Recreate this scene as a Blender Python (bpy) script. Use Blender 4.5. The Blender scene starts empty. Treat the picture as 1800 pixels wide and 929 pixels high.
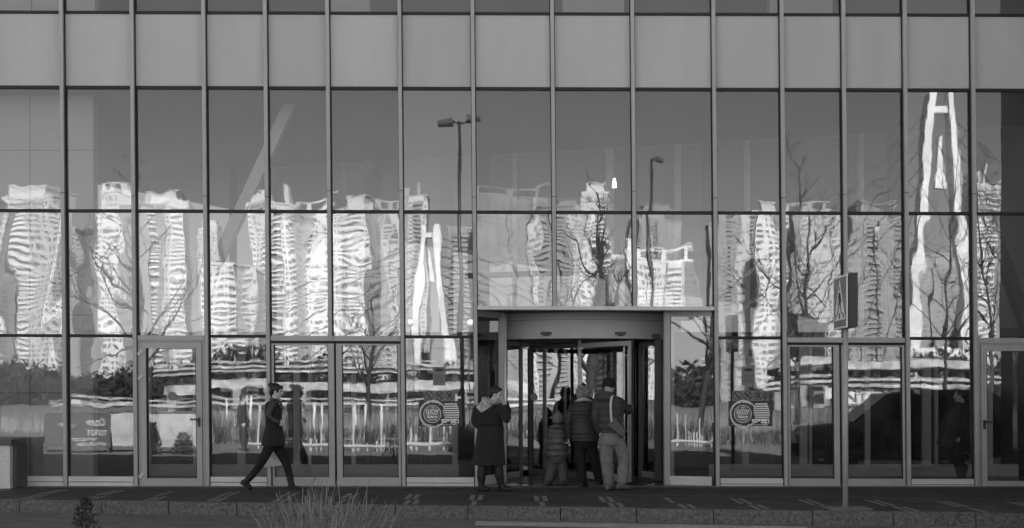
import bpy, math, random
from mathutils import Vector, Matrix, Quaternion
R = math.radians
random.seed(7)
SC = bpy.context.scene
COL = SC.collection

# ------------------------------------------------------------------ survey frame
# camera stands 22 m in front of the facade (plane y = 0), eye 1.5 m up
D0, FPX, CX, HY, EYE = 22.0, 2310.0, 900.0, 697.0, 1.5
S0 = FPX / D0                                   # facade survey scale, px per metre

def F(u, v, y=0.0):
    "facade survey coordinates to metres (the facade lines really lean a little)"
    px = u + 0.0095 * v
    py = v + 0.0032 * u
    return Vector(((px - CX) / S0, y, EYE + (HY - py) / S0))

def AT(px, py, y):
    "survey reading at distance y from the facade plane"
    s = FPX / (D0 + y)
    return Vector(((px - CX) / s, y, EYE + (HY - py) / s))

def MIR(px, py, e):
    "survey reading taken in the glass: a thing e metres in front of the facade"
    s = FPX / (D0 + e)
    return Vector(((px - CX) / s, -e, EYE + (HY - py) / s))

# ------------------------------------------------------------------ materials
def mat(name):
    m = bpy.data.materials.new(name); m.use_nodes = True
    nt = m.node_tree; nt.nodes.clear()
    out = nt.nodes.new('ShaderNodeOutputMaterial')
    return m, nt, out

def grey(c): return (c, c, c, 1)

def pbr(name, c, rough=0.6, metal=0.0, var=0.0, scale=4.0, bump=0.0, bscale=60.0, spec=0.5, stretch=None, detail=4.0, sheen=0.0):
    m, nt, out = mat(name)
    b = nt.nodes.new('ShaderNodeBsdfPrincipled')
    b.inputs['Base Color'].default_value = grey(c)
    b.inputs['Roughness'].default_value = rough
    b.inputs['Metallic'].default_value = metal
    b.inputs['Specular IOR Level'].default_value = spec
    if sheen: b.inputs['Sheen Weight'].default_value = sheen
    nt.links.new(b.outputs[0], out.inputs[0])
    if var or bump:
        tc = nt.nodes.new('ShaderNodeTexCoord')
        src = tc.outputs['Object']
        if stretch:
            mp = nt.nodes.new('ShaderNodeMapping'); mp.inputs['Scale'].default_value = stretch
            nt.links.new(src, mp.inputs[0]); src = mp.outputs[0]
        if var:
            n = nt.nodes.new('ShaderNodeTexNoise'); n.inputs['Scale'].default_value = scale
            n.inputs['Detail'].default_value = detail; n.inputs['Roughness'].default_value = 0.65
            nt.links.new(src, n.inputs['Vector'])
            r = nt.nodes.new('ShaderNodeMapRange')
            r.inputs[1].default_value = 0.3; r.inputs[2].default_value = 0.7
            r.inputs[3].default_value = c * (1 - var); r.inputs[4].default_value = c * (1 + var)
            nt.links.new(n.outputs[0], r.inputs[0])
            nt.links.new(r.outputs[0], b.inputs['Base Color'])
        if bump:
            n2 = nt.nodes.new('ShaderNodeTexNoise'); n2.inputs['Scale'].default_value = bscale
            n2.inputs['Detail'].default_value = 5
            nt.links.new(src, n2.inputs['Vector'])
            bp = nt.nodes.new('ShaderNodeBump'); bp.inputs['Strength'].default_value = bump
            bp.inputs['Distance'].default_value = 0.02
            nt.links.new(n2.outputs[0], bp.inputs['Height']); nt.links.new(bp.outputs[0], b.inputs['Normal'])
    return m

def glass(name, refl, trans, scale=2.2, amp=0.0006, ghost=0.4, pale_veil=0.0):
    "coated double glazing: two mirror layers with their own slow waviness, the rest passes through"
    m, nt, out = mat(name)
    g1 = nt.nodes.new('ShaderNodeBsdfGlossy'); g1.inputs['Roughness'].default_value = 0.0
    g2 = nt.nodes.new('ShaderNodeBsdfGlossy'); g2.inputs['Roughness'].default_value = 0.0
    g1.inputs[0].default_value = grey(0.97); g2.inputs[0].default_value = grey(0.95)
    tc = nt.nodes.new('ShaderNodeTexCoord')
    def wavy(off, sc, strength):
        mp = nt.nodes.new('ShaderNodeMapping')
        mp.inputs['Location'].default_value = off; mp.inputs['Scale'].default_value = sc
        nt.links.new(tc.outputs['Object'], mp.inputs[0])
        n = nt.nodes.new('ShaderNodeTexNoise'); n.inputs['Scale'].default_value = scale
        n.inputs['Detail'].default_value = 2.0; n.inputs['Roughness'].default_value = 0.42
        nt.links.new(mp.outputs[0], n.inputs['Vector'])
        bp = nt.nodes.new('ShaderNodeBump'); bp.inputs['Strength'].default_value = 1.0
        bp.inputs['Distance'].default_value = strength
        nt.links.new(n.outputs[0], bp.inputs['Height'])
        return bp.outputs[0]
    nt.links.new(wavy((0, 0, 0), (1.3, 1, 1.0), amp), g1.inputs['Normal'])
    nt.links.new(wavy((7.3, 3.1, 5.7), (1.0, 1, 0.9), amp * 2.4), g2.inputs['Normal'])
    mx = nt.nodes.new('ShaderNodeMixShader'); mx.inputs[0].default_value = ghost
    nt.links.new(g1.outputs[0], mx.inputs[1]); nt.links.new(g2.outputs[0], mx.inputs[2])
    t = nt.nodes.new('ShaderNodeBsdfTransparent'); t.inputs[0].default_value = grey(trans)
    m2 = nt.nodes.new('ShaderNodeMixShader'); m2.inputs[0].default_value = refl
    nt.links.new(t.outputs[0], m2.inputs[1]); nt.links.new(mx.outputs[0], m2.inputs[2])
    last = m2
    if pale_veil:  # patchy dirt film, thickened as a painted haze to lighten dark panes
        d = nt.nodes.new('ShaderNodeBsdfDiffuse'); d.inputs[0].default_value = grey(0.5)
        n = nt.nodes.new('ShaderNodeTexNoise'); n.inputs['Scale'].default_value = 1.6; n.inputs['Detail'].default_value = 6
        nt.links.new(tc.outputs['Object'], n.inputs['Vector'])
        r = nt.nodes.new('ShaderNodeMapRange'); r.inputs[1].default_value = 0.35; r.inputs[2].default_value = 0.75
        r.inputs[3].default_value = pale_veil * 0.4; r.inputs[4].default_value = pale_veil * 1.6
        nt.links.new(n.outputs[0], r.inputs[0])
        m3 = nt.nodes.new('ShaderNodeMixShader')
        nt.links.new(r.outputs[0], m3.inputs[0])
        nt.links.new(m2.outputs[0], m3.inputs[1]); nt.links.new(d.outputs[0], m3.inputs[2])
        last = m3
    nt.links.new(last.outputs[0], out.inputs[0])
    return m

def emis(name, c, s):
    m, nt, out = mat(name)
    e = nt.nodes.new('ShaderNodeEmission'); e.inputs[0].default_value = grey(c); e.inputs[1].default_value = s
    nt.links.new(e.outputs[0], out.inputs[0]); return m

def translucent(name, c):
    m, nt, out = mat(name)
    a = nt.nodes.new('ShaderNodeBsdfTranslucent'); a.inputs[0].default_value = grey(c)
    d = nt.nodes.new('ShaderNodeBsdfDiffuse'); d.inputs[0].default_value = grey(0.25)
    mx = nt.nodes.new('ShaderNodeMixShader'); mx.inputs[0].default_value = 0.4
    nt.links.new(a.outputs[0], mx.inputs[1]); nt.links.new(d.outputs[0], mx.inputs[2])
    nt.links.new(mx.outputs[0], out.inputs[0]); return m

def spots(name, c0, c1, scale, thr=0.25, rough=0.7):
    m, nt, out = mat(name)
    b = nt.nodes.new('ShaderNodeBsdfPrincipled'); b.inputs['Roughness'].default_value = rough
    tc = nt.nodes.new('ShaderNodeTexCoord')
    v = nt.nodes.new('ShaderNodeTexVoronoi'); v.inputs['Scale'].default_value = scale
    nt.links.new(tc.outputs['Object'], v.inputs['Vector'])
    r = nt.nodes.new('ShaderNodeMapRange'); r.inputs[1].default_value = thr - 0.05; r.inputs[2].default_value = thr + 0.05
    r.inputs[3].default_value = c1; r.inputs[4].default_value = c0
    nt.links.new(v.outputs['Distance'], r.inputs[0]); nt.links.new(r.outputs[0], b.inputs['Base Color'])
    nt.links.new(b.outputs[0], out.inputs[0]); return m

def paver_mat(name, c):
    m, nt, out = mat(name)
    b = nt.nodes.new('ShaderNodeBsdfPrincipled'); b.inputs['Roughness'].default_value = 0.75
    tc = nt.nodes.new('ShaderNodeTexCoord')
    br = nt.nodes.new('ShaderNodeTexBrick'); br.inputs['Scale'].default_value = 1.0
    br.inputs['Brick Width'].default_value = 0.2; br.inputs['Row Height'].default_value = 0.1
    br.inputs['Mortar Size'].default_value = 0.006; br.inputs['Mortar'].default_value = grey(c * 0.45)
    br.inputs['Color1'].default_value = grey(c * 0.75); br.inputs['Color2'].default_value = grey(c * 1.25)
    nt.links.new(tc.outputs['Object'], br.inputs['Vector'])
    n = nt.nodes.new('ShaderNodeTexNoise'); n.inputs['Scale'].default_value = 0.9; n.inputs['Detail'].default_value = 7
    nt.links.new(tc.outputs['Object'], n.inputs['Vector'])
    r = nt.nodes.new('ShaderNodeMapRange'); r.inputs[1].default_value = 0.3; r.inputs[2].default_value = 0.7
    r.inputs[3].default_value = 0.65; r.inputs[4].default_value = 1.35
    nt.links.new(n.outputs[0], r.inputs[0])
    mm = nt.nodes.new('ShaderNodeMix'); mm.data_type = 'RGBA'; mm.blend_type = 'MULTIPLY'; mm.inputs[0].default_value = 1
    nt.links.new(br.outputs['Color'], mm.inputs[6]); nt.links.new(r.outputs[0], mm.inputs[7])
    nt.links.new(mm.outputs[2], b.inputs['Base Color'])
    bp = nt.nodes.new('ShaderNodeBump'); bp.inputs['Strength'].default_value = 0.5; bp.inputs['Distance'].default_value = 0.004
    nt.links.new(br.outputs['Fac'], bp.inputs['Height']); bp.invert = True
    nt.links.new(bp.outputs[0], b.inputs['Normal'])
    nt.links.new(b.outputs[0], out.inputs[0]); return m

def own_tone(m, amount):
    "every object that wears m is a little lighter or darker than its neighbours"
    nt = m.node_tree; b = nt.nodes['Principled BSDF']; src = b.inputs['Base Color'].links[0].from_socket
    oi = nt.nodes.new('ShaderNodeObjectInfo'); r = nt.nodes.new('ShaderNodeMapRange')
    r.inputs[3].default_value = 1 - amount; r.inputs[4].default_value = 1 + amount
    mu = nt.nodes.new('ShaderNodeMath'); mu.operation = 'MULTIPLY'
    nt.links.new(oi.outputs['Random'], r.inputs[0]); nt.links.new(r.outputs[0], mu.inputs[0]); nt.links.new(src, mu.inputs[1])
    nt.links.new(mu.outputs[0], b.inputs['Base Color'])

M = dict(
    frame=pbr('frame_metal', 0.43, 0.45, 0.0, 0.06, 3.0, spec=0.4),
    sill=pbr('sill_metal', 0.68, 0.5, 0.0, 0.08, 3.0),
    gasket=pbr('gasket', 0.012, 0.6),
    dark=pbr('dark_metal', 0.02, 0.4),
    grey_dark=pbr('grey_dark_metal', 0.09, 0.5),
    chrome=pbr('chrome', 0.85, 0.25, 0.25),
    white=pbr('white_paint', 0.75, 0.6, var=0.08),
    spandrel=pbr('spandrel_panel', 0.5, 0.35, 0.0, 0.07, 0.8, spec=0.35, stretch=(1.6, 1, .35), detail=6),
    fascia=pbr('fascia_metal', 0.5, 0.42, 0.0, 0.05, 1.0),
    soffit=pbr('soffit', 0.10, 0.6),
    slab=pbr('slab_concrete', 0.22, 0.8, var=0.2),
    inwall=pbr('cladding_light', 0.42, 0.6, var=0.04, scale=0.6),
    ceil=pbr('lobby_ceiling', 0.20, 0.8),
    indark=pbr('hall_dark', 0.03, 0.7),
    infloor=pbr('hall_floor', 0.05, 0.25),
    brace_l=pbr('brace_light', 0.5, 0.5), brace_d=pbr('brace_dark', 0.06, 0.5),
    opal=translucent('opal_glazing', 0.08),
    glass_hi=glass('coated_glass_upper', 0.12, 0.85, amp=0.00028, ghost=0.45, pale_veil=0.05),
    glass_mid=glass('coated_glass', 0.16, 0.62, amp=0.00028, ghost=0.45, pale_veil=0.025),
    glass_calm=glass('calm_glass', 0.17, 0.75, amp=0.00020, ghost=0.32, pale_veil=0.025),
    glass_low=glass('coated_glass_low', 0.155, 0.7, amp=0.0003, ghost=0.42, pale_veil=0.04),
    glass_door=glass('door_glass', 0.14, 0.8, amp=0.00025, ghost=0.3, pale_veil=0.04),
    glass_rear=glass('rear_glass', 0.26, 0.6, amp=0.00006, ghost=0.15),
    glass_leaf=glass('leaf_glass', 0.06, 0.93, amp=0.00005, ghost=0.1),
    glass_in=glass('inner_glass', 0.08, 0.85, amp=0.0001),
    paver=paver_mat('dark_pavers', 0.058),
    stripe=pbr('pale_paver_strip', 0.25, 0.8, var=0.3, scale=9),
    granite=pbr('granite_edge', 0.2, 0.75, var=0.35, scale=7, bump=0.2),
    kerb=pbr('kerb_stone', 0.14, 0.85, var=0.65, scale=26, bump=0.8, bscale=30, detail=8),
    asphalt=pbr('asphalt', 0.16, 0.85, var=0.3, scale=3, bump=0.4, bscale=150, detail=9),
    worn=pbr('worn_road_paint', 0.42, 0.8, var=0.35, scale=4, detail=9),
    speck=spots('speckled_granite', 0.75, 0.3, 90, 0.32),
    bark=pbr('bark', 0.035, 0.9, var=0.3), twig=pbr('dry_twig', 0.26, 0.85, var=0.5, scale=5),
    conifer=pbr('conifer_leaf', 0.045, 0.7, var=0.5, scale=20),
    soil=pbr('ground_soil', 0.15, 0.9, var=0.4, scale=0.2),
    skin=pbr('skin', 0.52, 0.5), hair_d=pbr('dark_hair', 0.015, 0.45), hair_l=pbr('fair_hair', 0.2, 0.5, var=0.6, scale=60, stretch=(1, 1, .3)),
    wool=pbr('black_wool', 0.017, 0.9, bump=0.3, bscale=200, sheen=0.1), leather=pbr('dark_leather', 0.035, 0.42, bump=0.3, bscale=40),
    black=pbr('black_cloth', 0.009, 0.85), puffer=pbr('black_puffer', 0.03, 0.55, bump=0.3, bscale=35),
    puffer2=pbr('charcoal_puffer', 0.042, 0.65, bump=0.4, bscale=25), shiny=pbr('shiny_puffer', 0.08, 0.33, bump=0.6, bscale=18),
    snowp=pbr('grey_snow_trousers', 0.075, 0.6, bump=0.5, bscale=15), jeans=pbr('grey_jeans', 0.19, 0.85, var=0.35, scale=7, bump=0.6, bscale=12),
    boot=pbr('black_boot', 0.009, 0.55), boot2=pbr('suede_boot', 0.12, 0.8, var=0.3, scale=15),
    knit=spots('pale_knit', 0.12, 0.28, 70, 0.35), scarf=pbr('patterned_scarf', 0.36, 0.75, var=0.75, scale=22, detail=3),
    dots=spots('dotted_scarf', 0.02, 0.5, 45, 0.3), leop=spots('patterned_collar', 0.55, 0.04, 60, 0.4),
    bag=pbr('pale_bag', 0.6, 0.5, bump=0.2, bscale=30), satchel=pbr('grey_satchel', 0.07, 0.5, bump=0.3, bscale=20),
    eye=pbr('eye_dark', 0.01, 0.2), lip=pbr('lip', 0.2, 0.5),
    signblue=pbr('sign_blue', 0.2, 0.4), signwhite=pbr('sign_white', 0.95, 0.4),
    paper=pbr('sticker_grey', 0.20, 0.6), paper_d=pbr('sticker_dark', 0.04, 0.6), poster=pbr('poster_black', 0.018, 0.4, var=0.3),
    poster_m=pbr('poster_mid', 0.16, 0.4, var=0.5, scale=12), poster_w=pbr('poster_white', 0.9, 0.4),
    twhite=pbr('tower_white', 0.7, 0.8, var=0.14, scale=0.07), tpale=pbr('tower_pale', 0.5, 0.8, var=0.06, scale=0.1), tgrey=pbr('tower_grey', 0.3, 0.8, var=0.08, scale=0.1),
    tdark=pbr('tower_window', 0.2, 0.5), parapet=pbr('parapet_concrete', 0.42, 0.8, var=0.6, scale=0.6, detail=6), hoard=pbr('hoarding_paint', 0.42, 0.7, var=0.35, scale=2.0), pylon=pbr('pylon_white', 0.66, 0.7, var=0.25, scale=0.12, detail=5), deck=pbr('bridge_concrete', 0.12, 0.9),
    wood=pbr('far_trees', 0.03, 0.9, var=0.5, scale=0.3),
    carpaint=pbr('dark_car_paint', 0.06, 0.18, spec=0.6), carglass=pbr('car_glass', 0.02, 0.06), tyre=pbr('tyre', 0.012, 0.8), rim=pbr('rim', 0.45, 0.3, 0.6),
    vanw=pbr('white_van_paint', 0.75, 0.35), lampg=pbr('globe_white', 0.85, 0.3), glow=emis('lit_lamp', 1.0, 1.6),
)

own_tone(M['spandrel'], .06)

# ------------------------------------------------------------------ mesh builder
class MB:
    def __init__(s): s.v = []; s.f = []; s.mi = []; s.sm = []
    def add(s, vs, fs, mi=0, smooth=False):
        o = len(s.v); s.v += [tuple(p) for p in vs]
        for f in fs: s.f.append([i + o for i in f]); s.mi.append(mi); s.sm.append(smooth)
    def hexa(s, p, mi=0):
        "8 corners: 0-3 one side, 4-7 the other"
        s.add(p, [(0, 1, 2, 3), (7, 6, 5, 4), (0, 4, 5, 1), (1, 5, 6, 2), (2, 6, 7, 3), (3, 7, 4, 0)], mi)
    def box(s, x0, x1, y0, y1, z0, z1, mi=0, rot=0.0, about=None):
        p = [Vector(q) for q in ((x0, y0, z0), (x1, y0, z0), (x1, y0, z1), (x0, y0, z1), (x0, y1, z0), (x1, y1, z0), (x1, y1, z1), (x0, y1, z1))]
        if rot:
            a = Vector(about) if about else Vector(((x0 + x1) / 2, (y0 + y1) / 2, 0))
            m = Matrix.Rotation(rot, 3, 'Z'); p = [m @ (q - a) + a for q in p]
        s.hexa(p, mi)
    def fbox(s, u0, u1, v0, v1, y0, y1, mi=0):
        "box on the facade, survey coordinates; v0 above v1"
        c = [(u0, v1), (u1, v1), (u1, v0), (u0, v0)]
        s.hexa([F(a, b, y0) for a, b in c] + [F(a, b, y1) for a, b in c], mi)
    def bar(s, a, b, w, h=None, mi=0, up=(0, 0, 1)):
        a = Vector(a); b = Vector(b); h = h or w
        d = (b - a).normalized(); u = Vector(up)
        if abs(d.dot(u)) > 0.98: u = Vector((0, 1, 0))
        r = d.cross(u).normalized() * w / 2; t = r.cross(d).normalized() * h / 2
        s.hexa([a - r - t, a + r - t, a + r + t, a - r + t, b - r - t, b + r - t, b + r + t, b - r + t], mi)
    def tube(s, pts, rad, n=8, mi=0, cap=True, flat=None, ref=None, smooth=True, round_ends=False):
        "tapered tube; rad: number or (a,b) per point"
        pts = [Vector(p) for p in pts]; k = len(pts)
        rad = [rad] * k if isinstance(rad, (int, float)) else list(rad)
        rad = [(r, r) if isinstance(r, (int, float)) else r for r in rad]
        if round_ends:
            d0 = (pts[0] - pts[1]).normalized(); d1 = (pts[-1] - pts[-2]).normalized()
            r0, r1 = rad[0], rad[-1]
            a0, a1 = min(r0), min(r1)
            pre = [(pts[0] + d0 * a0 * c, (r0[0] * q, r0[1] * q)) for c, q in ((0.95, 0.25), (0.75, 0.66), (0.4, 0.92))]
            post = [(pts[-1] + d1 * a1 * c, (r1[0] * q, r1[1] * q)) for c, q in ((0.4, 0.92), (0.75, 0.66), (0.95, 0.25))]
            pts = [p for p, _ in pre] + pts + [p for p, _ in post]
            rad = [r for _, r in pre] + rad + [r for _, r in post]; k = len(pts)
        vs = []; prev = None
        for i in range(k):
            d = (pts[min(i + 1, k - 1)] - pts[max(i - 1, 0)])
            d = d.normalized() if d.length > 1e-9 else Vector((0, 0, 1))
            if ref is not None: x = Vector(ref)
            elif prev is not None: x = prev
            else: x = Vector((1, 0, 0)) if abs(d.x) < 0.8 else Vector((0, 1, 0))
            x = (x - d * x.dot(d)); x = x.normalized() if x.length > 1e-6 else Vector((0, 1, 0))
            prev = x; y = d.cross(x)
            for j in range(n):
                t = 2 * math.pi * j / n
                vs.append(pts[i] + x * (math.cos(t) * rad[i][0]) + y * (math.sin(t) * rad[i][1]))
        fs = []
        for i in range(k - 1):
            for j in range(n):
                a = i * n + j; b = i * n + (j + 1) % n
                fs.append((a, b, b + n, a + n))
        if cap: fs += [tuple(range(n - 1, -1, -1)), tuple((k - 1) * n + j for j in range(n))]
        s.add(vs, fs, mi, smooth)
    def ell(s, c, r, n=16, m=10, mi=0, rot=None):
        c = Vector(c); r = (r, r, r) if isinstance(r, (int, float)) else r
        vs = []; rows = []
        for i in range(1, m):
            p = math.pi * i / m
            for j in range(n):
                t = 2 * math.pi * j / n
                q = Vector((math.sin(p) * math.cos(t) * r[0], math.sin(p) * math.sin(t) * r[1], math.cos(p) * r[2]))
                vs.append(c + (rot @ q if rot else q))
        top = Vector((0, 0, r[2])); bot = Vector((0, 0, -r[2]))
        vs += [c + (rot @ top if rot else top), c + (rot @ bot if rot else bot)]
        fs = []
        for i in range(m - 2):
            for j in range(n):
                a = i * n + j; b = i * n + (j + 1) % n; fs.append((a, a + n, b + n, b))
        T = len(vs) - 2; B = T + 1
        for j in range(n):
            fs.append((T, j, (j + 1) % n)); q = (m - 2) * n; fs.append((B, q + (j + 1) % n, q + j))
        s.add(vs, fs, mi, True)
    def mesh(s, name):
        me = bpy.data.meshes.new(name); me.from_pydata(s.v, [], s.f)
        me.polygons.foreach_set('material_index', s.mi); me.polygons.foreach_set('use_smooth', s.sm)
        me.update(); return me
    def build(s, name, mats, parent=None):
        return link(name, s.mesh(name), mats, parent)

def link(name, me, mats, parent=None):
    o = bpy.data.objects.new(name, me); COL.objects.link(o)
    for m in (mats if isinstance(mats, (list, tuple)) else [mats]): me.materials.append(M[m] if isinstance(m, str) else m)
    if parent is not None:
        o.parent = parent; o.matrix_parent_inverse = Matrix.Identity(4)
        if parent.location.length: o.matrix_parent_inverse = Matrix.Translation(-parent.location)
    return o

def tag(o, label=None, cat=None, group=None, kind=None):
    if label: o['label'] = label
    if cat: o['category'] = cat
    if group: o['group'] = group
    if kind: o['kind'] = kind
    return o

def thing(name, label, cat, loc=(0, 0, 0), group=None):
    o = bpy.data.objects.new(name, None); COL.objects.link(o); o.location = loc
    o.empty_display_size = 0.2
    return tag(o, label, cat, group)

def copy_tree(o, parent=None):
    c = o.copy(); COL.objects.link(c)
    if parent is not None: c.parent = parent
    for ch in list(o.children): copy_tree(ch, c)
    return c

def struct(name, mb, m): return tag(mb.build(name, m), kind='structure')

def remesh(mb, voxel=0.01, it=4, fac=0.5):
    me = mb.mesh('tmp'); o = bpy.data.objects.new('tmp', me); COL.objects.link(o)
    r = o.modifiers.new('r', 'REMESH'); r.mode = 'VOXEL'; r.voxel_size = voxel; r.use_smooth_shade = True
    if it:
        sm = o.modifiers.new('s', 'SMOOTH'); sm.factor = fac; sm.iterations = it
    dg = bpy.context.evaluated_depsgraph_get()
    out = bpy.data.meshes.new_from_object(o.evaluated_get(dg))
    bpy.data.objects.remove(o); bpy.data.meshes.remove(me)
    return out

def text_mesh(body, size, align='CENTER'):
    cu = bpy.data.curves.new('t', 'FONT'); cu.body = body; cu.size = size; cu.align_x = align; cu.resolution_u = 3; cu.offset = size * 0.022
    o = bpy.data.objects.new('t', cu); COL.objects.link(o)
    dg = bpy.context.evaluated_depsgraph_get()
    me = bpy.data.meshes.new_from_object(o.evaluated_get(dg))
    vs = [v.co.copy() for v in me.vertices]; fs = [tuple(p.vertices) for p in me.polygons]
    bpy.data.objects.remove(o); bpy.data.curves.remove(cu); bpy.data.meshes.remove(me)
    return vs, fs

# ------------------------------------------------------------------ camera, world, sun
cam = bpy.data.cameras.new('camera'); co = bpy.data.objects.new('camera', cam); COL.objects.link(co)
co.location = (0, -D0, EYE); co.rotation_euler = (R(90), 0, 0)
cam.lens = 36 * FPX / 1800; cam.sensor_width = 36; cam.shift_y = (HY - 464.5) / 1800
cam.clip_end = 4000; cam.clip_start = 0.1
SC.camera = co

SUN_EL, SUN_AZ = 35.0, 14.0            # azimuth from +y, clockwise seen from above
W = bpy.data.worlds.new('World'); SC.world = W; W.use_nodes = True
nt = W.node_tree; nt.nodes.clear()
sky = nt.nodes.new('ShaderNodeTexSky'); sky.sky_type = 'NISHITA'; sky.sun_disc = False
sky.sun_elevation = R(SUN_EL); sky.sun_rotation = R(SUN_AZ); sky.air_density = 1.0; sky.dust_density = 0.6
sep = nt.nodes.new('ShaderNodeSeparateColor'); bgd = nt.nodes.new('ShaderNodeBackground'); wo = nt.nodes.new('ShaderNodeOutputWorld')
nt.links.new(sky.outputs[0], sep.inputs[0])
mixw = nt.nodes.new('ShaderNodeMath'); mixw.operation = 'ADD'       # red-orange filtered black and white film
m1 = nt.nodes.new('ShaderNodeMath'); m1.operation = 'MULTIPLY'; m1.inputs[1].default_value = 0.7
m2 = nt.nodes.new('ShaderNodeMath'); m2.operation = 'MULTIPLY'; m2.inputs[1].default_value = 0.3
nt.links.new(sep.outputs[0], m1.inputs[0]); nt.links.new(sep.outputs[1], m2.inputs[0])
nt.links.new(m1.outputs[0], mixw.inputs[0]); nt.links.new(m2.outputs[0], mixw.inputs[1])
nt.links.new(mixw.outputs[0], bgd.inputs[0]); bgd.inputs[1].default_value = 0.06
nt.links.new(bgd.outputs[0], wo.inputs[0])
sl = bpy.data.lights.new('sun', 'SUN'); so = bpy.data.objects.new('sun', sl); COL.objects.link(so)
sl.energy = 5.0; sl.angle = R(0.5); sl.color = (1, 1, 1)
sd = Vector((math.sin(R(SUN_AZ)) * math.cos(R(SUN_EL)), math.cos(R(SUN_AZ)) * math.cos(R(SUN_EL)), math.sin(R(SUN_EL))))
so.rotation_euler = sd.to_track_quat('Z', 'Y').to_euler(); so.location = (0, 0, 60)
SC.view_settings.view_transform = 'Standard'; SC.view_settings.look = 'None'
SC.view_settings.exposure = 2.25; SC.view_settings.gamma = 1.0
SC.cycles.max_bounces = 9; SC.cycles.transparent_max_bounces = 16; SC.cycles.glossy_bounces = 5; SC.cycles.diffuse_bounces = 3
SC.cycles.use_denoising = True; SC.cycles.caustics_reflective = False; SC.cycles.caustics_refractive = False
SC.cycles.sample_clamp_indirect = 8

# ------------------------------------------------------------------ ground, road, pavement
def kerb_y(x): return -2.85 - 0.172 * (x + 7.4)
g = MB(); g.add([(-1500, -1500, -0.19), (1500, -1500, -0.19), (1500, 40, -0.19), (-1500, 40, -0.19)], [(0, 1, 2, 3)])
struct('ground', g, 'soil')
g = MB(); g.add([(-200, -30, -0.17), (200, -30, -0.17), (200, kerb_y(60), -0.17), (60, kerb_y(60), -0.17), (-20, kerb_y(-20), -0.17), (-200, -1, -0.17)], [(0, 1, 2, 3, 4, 5)])
struct('road', g, 'asphalt')
g = MB(); g.add([(-14, kerb_y(-14), 0), (16, kerb_y(16), 0), (16, -0.32, 0), (-14, -0.32, 0)], [(0, 1, 2, 3)])
struct('pavement', g, 'paver')
g = MB(); g.box(-14, 16, -0.32, 0.03, -0.15, 0.004)
struct('pavement_edge', g, 'granite')
g = MB()
x = -13.6; k = 0
while x < 15:
    w = 1.0 if k % 3 else 1.25
    a, b = x + 0.006, x + w - 0.006
    for (p, q, z0, z1) in ((0.0, 0.16, -0.17, 0.012),):
        rr = random.uniform(-0.006, 0.006)
        P = [(a, kerb_y(a) - q, z0), (b, kerb_y(b) - q, z0), (b, kerb_y(b) - q + 0.02, z1 + rr), (a, kerb_y(a) - q + 0.02, z1 + rr),
             (a, kerb_y(a) - p, z0), (b, kerb_y(b) - p, z0), (b, kerb_y(b) - p, z1 + rr), (a, kerb_y(a) - p, z1 + rr)]
        g.hexa(P)
    x += w; k += 1
struct('kerb', g, 'kerb')
# paler strips laid in the dark paving
g = MB()
k = -13
while k < 16:
    x = k * 0.95 + 0.42
    ky = kerb_y(x)
    for (d0, d1, jx) in ((1.95, 0.95, 0.0), (0.82, 0.06, 0.06)):
        for dx in (-0.06, 0.06):
            if random.random() < 0.1: continue
            y0 = min(ky + d0, -0.5); y1 = ky + d1
            xx = x + jx + dx
            g.add([(xx - 0.035, y1, 0.004), (xx + 0.035, y1, 0.004), (xx + 0.035, y0, 0.004), (xx - 0.035, y0, 0.004)], [(0, 1, 2, 3)])
    k += 1
g.add([(-14, kerb_y(-14) + 2.35, 0.004), (-2, kerb_y(-2) + 2.35, 0.004), (-2, kerb_y(-2) + 2.40, 0.004), (-14, kerb_y(-14) + 2.40, 0.004)], [(0, 1, 2, 3)])
g.add([(-1.8, kerb_y(-1.8) + 2.33, 0.004), (13, kerb_y(13) + 2.33, 0.004), (13, kerb_y(13) + 2.37, 0.004), (-1.8, kerb_y(-1.8) + 2.37, 0.004)], [(0, 1, 2, 3)])
struct('pavement_strips', g, 'stripe')
# zebra crossing, first bars show along the kerb
g = MB()
for j in range(5):
    o = 0.55 + j * 1.1
    xa, xb = -0.48, 3.75
    g.add([(xa, kerb_y(xa) - o - 0.45, -0.166), (xb, kerb_y(xb) - o - 0.45, -0.166), (xb, kerb_y(xb) - o + 0.12, -0.166), (xa, kerb_y(xa) - o + 0.12, -0.166)], [(0, 1, 2, 3)])
struct('road_markings', g, 'worn')

# ------------------------------------------------------------------ glass building
UM = [-265, -140, -15, 110, 233.5, 359, 467, 576, 702.5, 830.5, 970, 1110.5, 1252.5, 1372, 1480, 1587.5, 1706.5, 1828, 1950, 2070]
VT = [22, 153.5, 370.5, 590]
VTOP = -293.0          # roof line about 10.9 m up
hall = thing('glass_building', 'grey framed glass curtain wall building with city towers mirrored in its panes', 'building')
ML = 830.5; MR = 1252.5                       # portal between these mullions
for u in UM:
    b = MB(); hw = 3.15
    vb = 856
    if u in (970, 1110.5): vb = 537
    if u == 576 or u == 1480: vb = 594
    b.fbox(u - hw, u + hw, VTOP, vb, -0.10, 0.06)
    b.fbox(u + hw, u + hw + 1.3, VTOP, vb - 1, -0.04, 0.06, 1)
    b.fbox(u - hw - 1.0, u - hw, VTOP, vb - 1, -0.04, 0.06, 1)
    if vb > 500:
        b.fbox(u - hw - .2, u + hw + .2, 340 + 6 * math.sin(u), 341 + 6 * math.sin(u), -.102, -.02, 1)   # sleeve joint in the cover cap
    b.build('mullion', ['frame', 'gasket'], hall)
BAYS = list(zip(UM[:-1], UM[1:]))
for v in VT[:3]:
    b = MB(); b.fbox(UM[0], UM[-1], v - 2.6, v + 2.6, -0.02, 0.055); b.build('transom', 'gasket', hall)
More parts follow.
